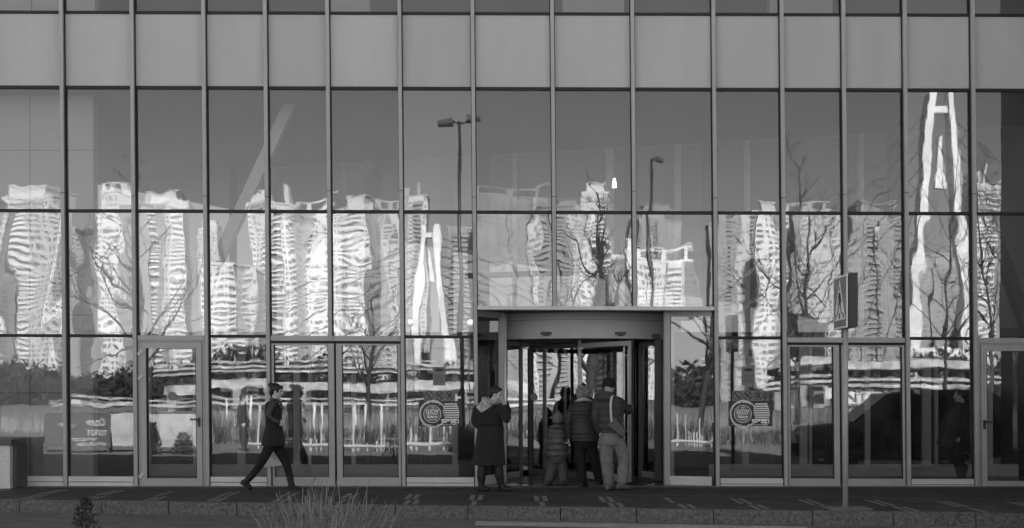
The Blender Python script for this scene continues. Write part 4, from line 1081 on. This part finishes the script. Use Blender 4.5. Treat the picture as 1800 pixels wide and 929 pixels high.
cf = thing('dwarf_conifer', 'small dark bushy conifer low at the left of the road edge', 'shrub', (AT(150, 929, -12.5).x, -12.5, -.17))
cx_ = AT(150, 929, -12.5).x; rn = random.Random(9)
b = MB(); b.tube([(cx_, -12.5, -.17), (cx_ + .01, -12.5, .3), (cx_, -12.5, .72)], [.02, .014, .004], 8); b.build('stem', 'bark', cf)
b = MB()
for i in range(1500):
    z = rn.random() ** 1.15; rr = (.30 * (1 - z) + .025) * math.sqrt(rn.random()) * rn.choice((1, 1, .8, 1.15)); a = rn.uniform(0, 6.28)
    c = Vector((cx_ + rr * math.cos(a), -12.5 + rr * math.sin(a), -.1 + z * .86))
    d = Vector((math.cos(a) + rn.gauss(0, .5), math.sin(a) + rn.gauss(0, .5), rn.uniform(.1, 1.1))).normalized(); s_ = d.cross(Vector((rn.gauss(0, 1), rn.gauss(0, 1), rn.gauss(0, 1)))).normalized() * rn.uniform(.005, .010)
    L = rn.uniform(.02, .045)
    b.add([c - s_, c + s_, c + d * L + s_ * .3, c + d * L - s_ * .3], [(0, 1, 2, 3)])
b.build('foliage', 'conifer', cf)

# ------------------------------------------------------------------ the city across the road (seen in the panes)
def tower(px0, px1, top, e, m, label, turn=0.0, crown=0, depth=22, bal=2, fl=2.75):
    e = e * 1.45; s = (D0 + e) / FPX
    x0, x1 = (px0 - CX) * s, (px1 - CX) * s; H = EYE + (HY - top) * s; W_ = x1 - x0
    xc = (x0 + x1) / 2
    t = thing('apartment_tower', label, 'apartment block', (xc, -e, 0), 'apartment towers mirrored in the glass')
    rot = R(turn); ab = (xc, -e, 0)
    rn = random.Random(int(px0 * 7 + top))
    b = MB(); b.box(x0, x1, -e - depth, -e, -.19, H, 0, rot, ab)
    n = max(3, int(round(W_ / 2.6))); mw = W_ / n; nf = int(H / fl)
    win = MB(); bl = MB(); i = 0
    while i < n:                       # the front is grouped into bays of different depth, tone and use
        g = min(rn.choice((1, 1, 2, 2, 3)), n - i); out = rn.choice((0, .5, 1.4, 2.2)); tone = rn.choice((0, 0, 1, 2)); use = rn.choice('wwwwbbrl')
        xa, xb = x0 + i * mw, x0 + (i + g) * mw; hh = H - (rn.uniform(0, 6) if rn.random() < .35 else .02)
        if out: b.box(xa + .03, xb - .03, -e + .003, -e + out, -.18, hh, tone, rot, ab)
        f = -e + max(out, .003)
        for k in range(nf):
            z = k * fl + .9
            if z + 2.2 > hh: break
            if use == 'r':
                win.box(xa + mw * .1, xb - mw * .1, f, f + .03, z + .1, z + 1.3, 0, rot, ab)
            elif use == 'b':
                win.box(xa + mw * .08, xb - mw * .08, f, f + .03, z + .3, z + 1.75, 0, rot, ab); bl.box(xa + .1, xb - .1, f + .04, f + .9, z - .7, z + .28, 0, rot, ab)
            elif use == 'w' or k % 2 == 0:
                for q in range(g):
                    if rn.random() < .05: continue
                    xm = xa + (q + .5) * mw; ww = mw * (.22 if (i + q) % 2 else .33)
                    win.box(xm - ww, xm + ww, f, f + .03, z + rn.choice((0, 0, .1)), z + 1.4, 0, rot, ab)
        i += g
    for k in range(nf):            # side windows
        z = k * fl + .9
        if z + 2 > H: break
        for yy in (3, 7, 11):
            win.box(x0 - .03, x0, -e - yy - .8, -e - yy + .8, z, z + 1.4, 0, rot, ab); win.box(x1, x1 + .03, -e - yy - .8, -e - yy + .8, z, z + 1.4, 0, rot, ab)
    b.build('wall', [m, 'tpale', 'tgrey'], t); tag(win.build('window_grid', 'tdark', t), kind='stuff')
    if bl.v: tag(bl.build('balcony_stack', m, t), kind='stuff')
    r = MB()
    r.box(x0 - .4, x1 + .4, -e - depth - .4, -e + .4, H, H + 1.2, 0, rot, ab)
    if crown == 1:
        r.box(xc - W_ * .3, xc + W_ * .3, -e - depth * .8, -e - 2, H + 1.2, H + 5.5, 0, rot, ab); r.box(xc - W_ * .34, xc + W_ * .34, -e - depth * .85, -e - 1.6, H + 5.5, H + 6.2, 0, rot, ab)
    if crown == 2:
        for q in (.08, .5, .86): r.box(x0 + W_ * q - 1.2, x0 + W_ * q + 1.6, -e - 5, -e - .5, H + 1.2, H + 5, 0, rot, ab)
        r.box(x0 - .2, x1 + .2, -e - 1.6, -e - .35, H + 5, H + 5.8, 0, rot, ab)
    if crown == 3:
        r.box(x0 + W_ * .1, x0 + W_ * .35, -e - 8, -e - 1, H + 1.2, H + 7, 0, rot, ab); r.box(x0 + W_ * .6, x0 + W_ * .72, -e - 8, -e - 1, H + 1.2, H + 10, 0, rot, ab)
    r.build('roof', m, t)
    return t
Z = 'twhite'; G = 'tgrey'; P_ = 'tpale'  # the grey also stands in for tower fronts that get less sun
TW = [(-190, -95, 350, 430, P_, 'pale tower block mirrored beyond the left edge', 5, 1), (-80, 0, 345, 400, Z, 'white tower block mirrored at the far left edge', -6, 2),
      (6, 104, 345, 420, Z, 'white balconied tower mirrored in the leftmost full panes', 8, 1), (118, 142, 405, 520, P_, 'slim pale tower mirrored between two white ones on the left', 0, 0),
      (172, 232, 350, 410, Z, 'white tower mirrored second from the left, with stepped crown', 10, 2), (246, 332, 358, 440, Z, 'broad white tower mirrored behind the left bare tree', -5, 1),
      (360, 384, 400, 620, P_, 'distant pale tower mirrored left of the low white blocks', 0, 1), (364, 420, 468, 380, Z, 'low white block mirrored over the striding woman', 4, 0),
      (424, 452, 478, 390, P_, 'narrow low block mirrored beside the low white one', 0, 0), (444, 520, 352, 430, Z, 'tall white tower mirrored over the left sliding door', 6, 3),
      (516, 578, 362, 445, Z, 'tall white tower mirrored just left of the middle of the left sliding doors', -8, 2), (584, 648, 372, 430, Z, 'white tower mirrored over the right leaf of the left sliding doors', 7, 1),
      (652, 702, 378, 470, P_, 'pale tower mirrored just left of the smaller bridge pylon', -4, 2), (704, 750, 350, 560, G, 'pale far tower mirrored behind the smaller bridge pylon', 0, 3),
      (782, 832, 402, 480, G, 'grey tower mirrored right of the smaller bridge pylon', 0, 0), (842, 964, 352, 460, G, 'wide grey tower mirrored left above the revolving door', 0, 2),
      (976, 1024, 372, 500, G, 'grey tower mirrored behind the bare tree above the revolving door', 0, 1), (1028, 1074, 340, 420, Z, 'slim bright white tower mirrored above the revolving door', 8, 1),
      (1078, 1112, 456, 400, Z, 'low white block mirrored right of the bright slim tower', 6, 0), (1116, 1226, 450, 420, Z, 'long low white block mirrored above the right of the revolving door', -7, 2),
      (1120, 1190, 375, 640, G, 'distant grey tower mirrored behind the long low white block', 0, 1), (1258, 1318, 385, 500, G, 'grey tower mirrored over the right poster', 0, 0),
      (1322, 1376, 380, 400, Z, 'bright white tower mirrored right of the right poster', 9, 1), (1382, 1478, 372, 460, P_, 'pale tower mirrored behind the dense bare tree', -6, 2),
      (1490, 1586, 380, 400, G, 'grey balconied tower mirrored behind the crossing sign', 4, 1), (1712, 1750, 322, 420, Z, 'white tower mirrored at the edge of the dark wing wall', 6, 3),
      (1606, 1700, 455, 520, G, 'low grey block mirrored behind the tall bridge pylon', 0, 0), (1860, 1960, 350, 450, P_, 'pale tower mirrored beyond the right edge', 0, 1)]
for k_, (xx, yy, w_, h_, tn) in enumerate(((-238, 470, 30, 74, -18), (-285, 400, 26, 66, -24), (-330, 430, 28, 78, -20))):
    sc_ = (D0 + yy) / FPX; pc = CX + xx / sc_
    TW.append((pc - w_ / 2 / sc_, pc + w_ / 2 / sc_, HY - (h_ - EYE) / sc_, yy, (Z, P_, Z)[k_], ('broad white tower mirrored in the right splayed glass of the entrance', 'pale tower far left, mirrored beside the splayed entrance glass', 'tallest white tower at the far left end of the mirrored city')[k_], tn, k_ % 3))
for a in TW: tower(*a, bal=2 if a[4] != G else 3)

def pylon(px, top, e, spread, leg_w, label):
    s = (D0 + e) / FPX; x = (px - CX) * s; H = EYE + (HY - top) * s; w = spread
    t = thing('bridge_pylon', label, 'bridge pylon', (x, -e, 0), 'bridge pylons')
    for sg in (-1, 1):
        b = MB(); y = -e; k = H * leg_w
        pts = [(x + sg * w * 1.05, 0), (x + sg * w, H * .22), (x + sg * w * .78, H * .50), (x + sg * w * .36, H)]
        for (xa, za), (xb, zb) in zip(pts[:-1], pts[1:]):
            ka, kb = k * (1.15 - .55 * za / H), k * (1.15 - .55 * zb / H)
            b.hexa([(xa - ka / 2, y - 2.5, za), (xa + ka / 2, y - 2.5, za), (xb + kb / 2, y - 2.5, zb), (xb - kb / 2, y - 2.5, zb), (xa - ka / 2, y + 2.5, za), (xa + ka / 2, y + 2.5, za), (xb + kb / 2, y + 2.5, zb), (xb - kb / 2, y + 2.5, zb)])
        b.build('leg', 'pylon', t)
    b = MB(); b.hexa([(x - w * .16, -e - 1.2, H * .685), (x + w * .24, -e - 1.2, H * .685), (x + w * .06, -e - 1.2, H * .86), (x - w * .02, -e - 1.2, H * .86), (x - w * .16, -e + 1.2, H * .685), (x + w * .24, -e + 1.2, H * .685), (x + w * .06, -e + 1.2, H * .86), (x - w * .02, -e + 1.2, H * .86)]); b.build('web_panel', 'pylon', t)
    b = MB(); b.box(x - w * .45, x + w * .45, -e - 1.5, -e + 1.5, H * .93, H * .955); b.box(x - w, x + w, -e - 1.5, -e + 1.5, H * .15, H * .18); b.build('cross_beam', 'pylon', t)
    b = MB()
    for i in range(7):
        f = .93 - .045 * i
        for sg in (-1, 1): b.bar((x + sg * w * .4, -e, H * f), (x + sg * (90 - 11 * i), -e - 20 * sg, 9), .28)
    tag(b.build('stay_cables', 'grey_dark', t), kind='stuff')
pylon(1651, 168, 370, 7.6, .031, 'tall white A-shaped bridge pylon mirrored in the panes on the right')
pylon(757, 398, 335, 4.4, .044, 'smaller white A-shaped bridge pylon mirrored left of the revolving door')

# elevated road ramps with pale parapets
def ramp(e, z0, h, thick, par, xa, xb, bow, label, m='parapet'):
    t = thing('road_ramp', label, 'overpass', (0, -e, 0), 'overpass ramps mirrored in the glass')
    N = 30
    def pts(dz): return [Vector((xa + (xb - xa) * i / N, -e - bow * math.sin(math.pi * i / N), z0 + dz + h * math.sin(math.pi * i / N))) for i in range(N + 1)]
    b = MB()
    for p, q in zip(pts(0)[:-1], pts(0)[1:]): b.bar(p, q, 8, thick)
    b.build('deck', 'deck', t)
    for dz, th in par:
        b = MB()
        for p, q in zip(pts(dz)[:-1], pts(dz)[1:]): b.bar(p + Vector((0, 4.2, 0)), q + Vector((0, 4.2, 0)), .2, th)
        b.build('parapet', m, t)
    b = MB(); P = pts(0)
    for i in range(1, N, 3):
        if P[i].z > 1.5: b.box(P[i].x - .6, P[i].x + .6, P[i].y - 1, P[i].y + 1, -.19, P[i].z - thick / 2)
    if b.v: b.build('pier', 'tgrey', t)
ramp(150, 4.6, .5, .9, ((.35, .28), (.95, .16), (-.25, .22)), -46, -4, 0, 'upper overpass ramp with thin pale parapets mirrored across the left doors')
ramp(140, 2.35, .25, .6, ((.15, 1.1),), -42, 2, 0, 'overpass ramp with a broad pale side wall mirrored behind the striding woman')
ramp(120, .55, .1, .3, ((.1, .3), (.6, .16)), -48, 6, 0, 'ground level road barrier rail mirrored across the left panes')
ramp(150, 4.9, .4, .9, ((.4, 1.2),), 34, 62, 0, 'upper overpass ramp with broad pale parapet mirrored in the right sliding doors')
ramp(140, 2.5, .2, .6, ((.15, .35), (.8, .3)), 30, 62, 0, 'lower overpass ramp with twin rails mirrored in the right sliding doors')
# banner on the right-hand ramp
b = MB(); b.box(36.2, 44.5, -130.2, -130, .8, 2.1)
vs, fs = text_mesh("ОТИ", 1.3); b.add([(40.3 - q.x * 1.5, -129.97, 1.0 + q.z + q.y) for q in vs], [f[::-1] for f in fs], 1)
tag(b.build('road_banner', ['twhite', 'grey_dark']), 'white banner with dark letters mirrored in the right sliding doors', 'banner')
# far wood behind the ramps
b = MB(); rn = random.Random(4)
for i in range(14000):
    x = rn.uniform(-150, -7) if rn.random() < .62 else rn.uniform(52, 190)
    y = -rn.uniform(230, 262); hmax = 8.0 + 2.2 * math.sin(x * .09) + 1.3 * math.sin(x * .31) + 1.2 * math.sin(x * 1.3) + rn.gauss(0, .5)
    z = hmax * rn.random() ** .7; w = rn.uniform(.25, .7); h = rn.uniform(.6, 1.6); l = rn.gauss(0, .5)
    b.add([(x - w, y, z - h), (x + w, y + rn.gauss(0, .4), z - h * .6), (x + l, y + rn.gauss(0, .6), z)], [(0, 1, 2)])
for (xa, xb) in ((-150, -8), (53, 190)):
    b.box(xa, xb, -255, -250, -.19, 5.2)
tag(b.build('far_wood', 'wood'), kind='stuff')

# bare trees
def bare_tree(px, top, e, label, seed, spread=.34, dens=3, base_r=.2):
    s = (D0 + e) / FPX; x = (px - CX) * s; H = EYE + (HY - top) * s
    rn = random.Random(seed)
    t = thing('bare_tree', label, 'tree', (x, -e, -.19), 'bare trees mirrored in the glass')
    tr = MB(); br = MB()
    pts = [Vector((x, -e, -.19))]; d = Vector((0, 0, 1)); nseg = 12
    for i in range(nseg):
        d = (d + Vector((rn.gauss(0, .05), rn.gauss(0, .05), .1))).normalized(); pts.append(pts[-1] + d * H / nseg)
    rad = [base_r * (1 - .92 * (i / nseg) ** .8) + .008 for i in range(nseg + 1)]
    tr.tube(pts, rad, 7)
    def grow(p, d, L, r, lv):
        q = [p]
        for i in range(4):
            d = (d + Vector((rn.gauss(0, .14), rn.gauss(0, .14), .09 + rn.gauss(0, .06)))).normalized(); q.append(q[-1] + d * L / 4)
        br.tube(q, [r, r * .85, r * .68, r * .5, r * .28], 4 if lv > 1 else 3, cap=False)
        if lv <= 0: return
        for k in range(dens):
            m_ = q[rn.randint(1, 4)]; a = rn.uniform(0, 6.28); sd_ = Vector((math.cos(a), math.sin(a), .25))
            grow(m_, (d * .75 + sd_ * .65).normalized(), L * rn.uniform(.4, .65), max(r * .5, .010), lv - 1)
    for i in range(3, nseg + 1):
        for k in range(2 if i < 9 else 1):
            a = rn.uniform(0, 6.28); grow(pts[i], Vector((math.cos(a) * .9, math.sin(a) * .9, .85)).normalized(), H * spread * (1.12 - i / nseg) + .55, max(.02, rad[i] * .5), 2)
    tr.build('trunk', 'bark', t); br.build('branches', 'bark', t)
bare_tree(243, 300, 38, 'bare young tree mirrored in the panes above the left swing door', 1)
bare_tree(1040, 315, 36, 'bare narrow tree mirrored over the middle of the revolving door', 2, .30, 3, .3)
bare_tree(1405, 285, 34, 'dense bare tree mirrored in the panes left of the crossing sign', 3, .32, 4, .13)
bare_tree(1655, 250, 44, 'bare spreading tree mirrored across the tall bridge pylon', 4, .40, 3, .1)
bare_tree(655, 470, 60, 'small bare tree mirrored right of the left sliding doors', 5, .36)
bare_tree(1745, 300, 30, 'bare tree mirrored beside the dark wing wall', 6, .3, 3, .11)
# tall street lamps
def street_lamp(px, top, e, label, heads):
    s = (D0 + e) / FPX; x = (px - CX) * s; H = EYE + (HY - top) * s
    t = thing('street_lamp', label, 'street lamp', (x, -e, -.19), 'tall street lamps')
    b = MB(); b.tube([(x, -e, -.19), (x, -e, H)], [.1, .06], 10); b.build('pole', 'dark', t)
    for dx, dz in heads:
        b = MB(); b.tube([(x, -e, H - .1), (x + dx * .4, -e, H)], .04, 8)
        b.hexa([(x + dx * .35, -e - .35, H + dz - .10), (x + dx, -e - .35, H + dz - .14), (x + dx, -e - .35, H + dz), (x + dx * .35, -e - .35, H + dz + .1), (x + dx * .35, -e + .35, H + dz - .10), (x + dx, -e + .35, H + dz - .14), (x + dx, -e + .35, H + dz), (x + dx * .35, -e + .35, H + dz + .1)])
        b.build('lamp_head', 'dark', t)
street_lamp(808, 212, 25, 'tall twin-headed street lamp mirrored left of the revolving door', ((-.75, -.05), (.85, .1)))
street_lamp(1145, 282, 34, 'single-headed street lamp mirrored right of the bare tree over the revolving door', ((.5, 0),))
for px in (721, 823):
    x = (px - CX) * 54 / FPX; z = EYE + (HY - 568) * 54 / FPX
    t = thing('globe_lamp', 'white globe lamp on a thin post mirrored %s of the smaller bridge pylon' % ('left' if px < 800 else 'right'), 'lamp', (x, -32, -.19), 'globe lamps')
    b = MB(); b.tube([(x, -32, -.19), (x, -32, z - .15)], .025, 8); b.build('post', 'grey_dark', t)
    b = MB(); b.ell((x, -32, z), .16, 16, 12); b.build('globe', 'lampg', t)
# white marker posts and a low railing along the far kerb
rl = thing('white_railing', 'low white picket railing mirrored behind the striding woman', 'railing', (-5, -18.5, 0))
b = MB(); x0, x1 = -8.3, -1.6
xx = x0
while xx < x1:
    xx += random.choice((.1, .13, .16, .3, .42)); hh = random.uniform(.35, 1.25) if random.random() < .5 else random.uniform(.05, .4)
    b.box(xx, xx + random.uniform(.03, .06), -18.53, -18.5, -.17, hh)
b.build('picket', 'tpale', rl)
b = MB(); b.box(x0, x1, -18.49, -18.45, -.02, .05); b.build('rail', 'tpale', rl)
first = None
for i, px in enumerate((390, 436, 452, 496, 548, 561, 604, 628, 648, 676, 795, 1185, 1193, 1203, 1212, 1222)):
    e = 34 + (i % 3); x = (px - CX) * (D0 + e) / FPX
    if first is None:
        b = MB(); b.tube([(0, 0, 0), (0, 0, 1.35)], .045, 8); b.tube([(0, 0, 1.35), (0, 0, 1.41)], [.05, .02], 8); first = b.build('marker_post', 'white'); o = first
    else: o = copy_tree(first)
    o.location = (x, -e, -.19); o.scale = (1, 1, random.uniform(.7, 1.25))
    tag(o, 'white marker post in the row along the far roadside, mirrored in the lower panes', 'post', 'white marker posts')
# reedy sunlit scrub on the far verge
b = MB(); rn = random.Random(12)
for i in range(5000):
    x = rn.uniform(-26, 30); y = -rn.uniform(36, 44); h = rn.uniform(.4, 1.3) * (.55 + .45 * math.sin(x * .8) ** 2)
    lx = rn.gauss(0, .15); w = rn.uniform(.008, .02)
    b.add([(x - w, y, -.19), (x + w, y, -.19), (x + lx, y + rn.gauss(0, .1), h)], [(0, 1, 2)])
tag(b.build('dry_reeds', 'twig'), kind='stuff')
# darker scrub nearer the road, thick in places
b = MB(); rn = random.Random(21)
for i in range(9000):
    x = rn.uniform(-16, 13); y = -rn.uniform(23, 31); h = rn.uniform(.25, 1.25) * (.35 + .65 * abs(math.sin(x * .55 + 1) * math.cos(x * .23)))
    if rn.random() > .35 + .65 * abs(math.sin(x * .7)): continue
    lx = rn.gauss(0, .14); w = rn.uniform(.008, .024)
    b.add([(x - w, y, -.19), (x + w, y, -.19), (x + lx, y + rn.gauss(0, .1), h)], [(0, 1, 2)], 1 if rn.random() < .18 else 0)
tag(b.build('roadside_scrub', ['bark', 'twig']), kind='stuff')

# ------------------------------------------------------------------ vehicles
def vehicle(name, label, cat, x, y, z, heading, st, paint, wheels, wr, glass_rng, hw):
    "st: stations (s, z_bottom, z_belt, z_roof, half width at belt, half width at roof)"
    t = thing(name, label, cat, (x, y, z)); m = Matrix.Rotation(heading, 3, 'Z'); T = lambda p: m @ Vector(p) + Vector((x, y, z))
    b = MB(); rings = []
    for (s_, zb, zl, zr, w, wr_) in st:
        half = [(w * .86, zb), (w, zb + .16), (w * 1.005, (zb + zl) / 2), (w * .98, zl), (wr_, zr - .06), (wr_ * .86, zr)]
        rings.append([(s_, p, q) for p, q in half] + [(s_, -p, q) for p, q in reversed(half)])
    n = 12; vs = [T(p) for r in rings for p in r]; fs = []
    for i in range(len(rings) - 1):
        for j in range(n):
            a = i * n + j; c = i * n + (j + 1) % n; fs.append((a, c, c + n, a + n))
    fs += [tuple(range(n - 1, -1, -1)), tuple((len(rings) - 1) * n + j for j in range(n))]
    b.add(vs, fs, 0, True); o = b.build('body', paint, t)
    for s_ in (1, -1):
        for (i0, i1) in glass_rng:
            a, c = st[i0], st[i1]; P = []
            for q, k in ((a, 0), (c, 0), (c, 1), (a, 1)):
                f = .12 if k == 0 else .9
                ww = q[4] * .98 * (1 - f) + q[5] * f; zz = q[2] * (1 - f) + (q[3] - .06) * f
                P.append(T((q[0] + (.05 if q is a else -.05), (ww + .012) * s_, zz)))
            bb = MB(); bb.add(P, [(0, 1, 2, 3)]); bb.build('side_window', 'carglass', t)
    bb = MB()                                        # windscreen
    i = [k for k in range(len(st) - 1) if st[k + 1][3] - st[k][3] > .25][-1] if any(st[k + 1][3] - st[k][3] > .25 for k in range(len(st) - 1)) else 0
    a, c = st[i], st[i + 1]; bb.add([T((a[0] - .02, -a[5] * .8, a[3] + .03)), T((a[0] - .02, a[5] * .8, a[3] + .03)), T((c[0] - .03, c[5] * .8, c[3] + .0)), T((c[0] - .03, -c[5] * .8, c[3] + .0))], [(0, 1, 2, 3)]); bb.build('windscreen', 'carglass', t)
    for s_ in (1, -1):
        for wx in wheels:
            bb = MB(); c = Vector((wx, s_ * (hw - .1), wr)); prof = [(-.11, .62), (-.11, .93), (-.07, 1), (.07, 1), (.11, .93), (.11, .62)]; N = 24; vs = []
            for k in range(N):
                a = 2 * math.pi * k / N
                for (o_, r_) in prof: vs.append(T(c + Vector((math.cos(a) * r_ * wr, o_, math.sin(a) * r_ * wr))))
            fs = [(k * 6 + j, k * 6 + j + 1, ((k + 1) % N) * 6 + j + 1, ((k + 1) % N) * 6 + j) for k in range(N) for j in range(5)]
            bb.add(vs, fs, 0, True); wh = bb.build('wheel', 'tyre', t)
            bb = MB()
            for k in range(7):
                a = 2 * math.pi * k / 7; bb.bar(T(c + Vector((0, s_ * .08, 0))), T(c + Vector((math.cos(a) * .6 * wr, s_ * .09, math.sin(a) * .6 * wr))), .06, .03)
            bb.tube([T(c + Vector((0, s_ * .05, 0))), T(c + Vector((0, s_ * .11, 0)))], .06, 12); bb.build('rim', 'rim', wh)
        bb = MB(); bb.ell(T((st[0][0] + .12, s_ * st[1][4] * .78, st[1][2] - .12)), (.12, .14, .07), 10, 8); bb.build('headlight', 'chrome', t)
        bb = MB(); bb.ell(T((st[-1][0] - .06, s_ * st[-1][4] * .85, st[-1][2] - .1)), (.06, .06, .14), 10, 8); bb.build('tail_light', 'grey_dark', t)
        k = i + 1; bb = MB(); bb.ell(T((st[k][0] - .25, s_ * (st[k][4] + .12), st[k][2] + .1)), (.07, .1, .08), 10, 8); bb.build('mirror', paint, t)
    return t
SUV = [(0, .42, .82, .84, .74, .6), (.18, .3, .95, .98, .9, .78), (1.25, .28, 1.06, 1.1, .94, .8), (2.0, .28, 1.1, 1.72, .95, .70), (2.5, .28, 1.1, 1.82, .95, .70), (3.3, .28, 1.12, 1.84, .95, .70), (4.2, .3, 1.12, 1.8, .94, .69), (4.62, .36, 1.08, 1.55, .9, .68), (4.72, .42, 1.0, 1.1, .84, .7)]
vehicle('parked_car', 'dark off-road car standing at the kerb out of frame, mirrored in the right doors', 'car', 6.2, -7.3, -.17, 0.0, SUV, 'carpaint', (.92, 3.75), .37, ((3, 4), (4, 5), (5, 6)), .95)
def bush(x, y, r, h, label, seed):
    rn = random.Random(seed); t = thing('dark_bush', label, 'bush', (x, y, -.17)); b = MB()
    for i in range(900):
        z = rn.random() ** .8; rr = r * (1.05 - .8 * z) * math.sqrt(rn.random()); a = rn.uniform(0, 6.28); c = Vector((x + rr * math.cos(a), y + rr * math.sin(a), -.17 + z * h))
        d = Vector((rn.gauss(0, 1), rn.gauss(0, 1), rn.uniform(.2, 1.5))).normalized(); s_ = d.cross(Vector((rn.gauss(0, 1), rn.gauss(0, 1), 0.1))).normalized() * rn.uniform(.012, .03); L = rn.uniform(.05, .12)
        b.add([c - s_, c + s_, c + d * L], [(0, 1, 2)])
    b.build('foliage', 'conifer', t)
    b = MB(); b.tube([(x, y, -.17), (x, y, h * .6)], [.03, .01], 6); b.build('stem', 'bark', t)
bush(-10.5, -16.2, .34, .9, 'taller dark bush in front of the white hoarding, mirrored in the left swing door', 2)
bush(-9.6, -16.3, .42, .62, 'lower dark bush in front of the white hoarding, mirrored in the left swing door', 3)
hd = thing('low_hoarding', 'low white hoarding across the road mirrored in the left swing door', 'hoarding', (-11, -17, -.17))
b = MB(); b.box(-12.0, -9.3, -17.03, -17, .02, 1.0); b.build('panel', 'hoard', hd)
b = MB()
for xx in (-11.95, -10.65, -9.35): b.box(xx - .04, xx + .04, -17.1, -17.03, -.17, 1.08)
b.build('post', 'grey_dark', hd)
# dark roadside banner with white lettering
bn = thing('roadside_banner', 'dark banner board with white lettering mirrored in the second pane from the left', 'banner', (-12.7, -16.2, -.17))
b = MB(); b.box(-13.6, -11.7, -16.25, -16.2, .0, 1.0); b.build('board', 'grey_dark', bn)
b = MB()
for s_, z, sz, xo in (("Соль", .66, .30, -.2), ("ТО ОЕТ", .60, .13, .55), ("ТОЛОТ", .36, .22, -.25), ("эконорстро", .20, .14, .1), ("МУЛАЕЛЬЩОМ", .05, .13, -.1)):
    vs, fs = text_mesh(s_, sz); b.add([(-12.35 - xo - q.x * .8, -16.195, z + q.y) for q in vs], [f[::-1] for f in fs])
b.build('lettering', 'tpale', bn)
b = MB()
for xx in (-13.5, -11.8): b.box(xx - .03, xx + .03, -16.3, -16.25, -.17, 1.0)
b.build('board_post', 'grey_dark', bn)

# ------------------------------------------------------------------ lobby lamps
for px, py, y in ((1080, 323, 4.2), (832, 326, 4.6)):
    p = AT(px, py, y); t = thing('pendant_lamp', 'lit pendant lamp hanging inside the lobby %s the revolving door' % ('over the right of' if px > 900 else 'over the left end of'), 'lamp', tuple(p), 'pendant lamps in the lobby')
    b = MB(); b.tube([p + Vector((0, 0, .08)), Vector((p.x, p.y, 6.71))], .008, 6); b.build('cord', 'dark', t)
    b = MB(); rs = .045 if px > 900 else .025; b.tube([p + Vector((0, 0, .10)), p + Vector((0, 0, -.08))], [rs * .5, rs], 12); b.build('shade', 'glow', t)
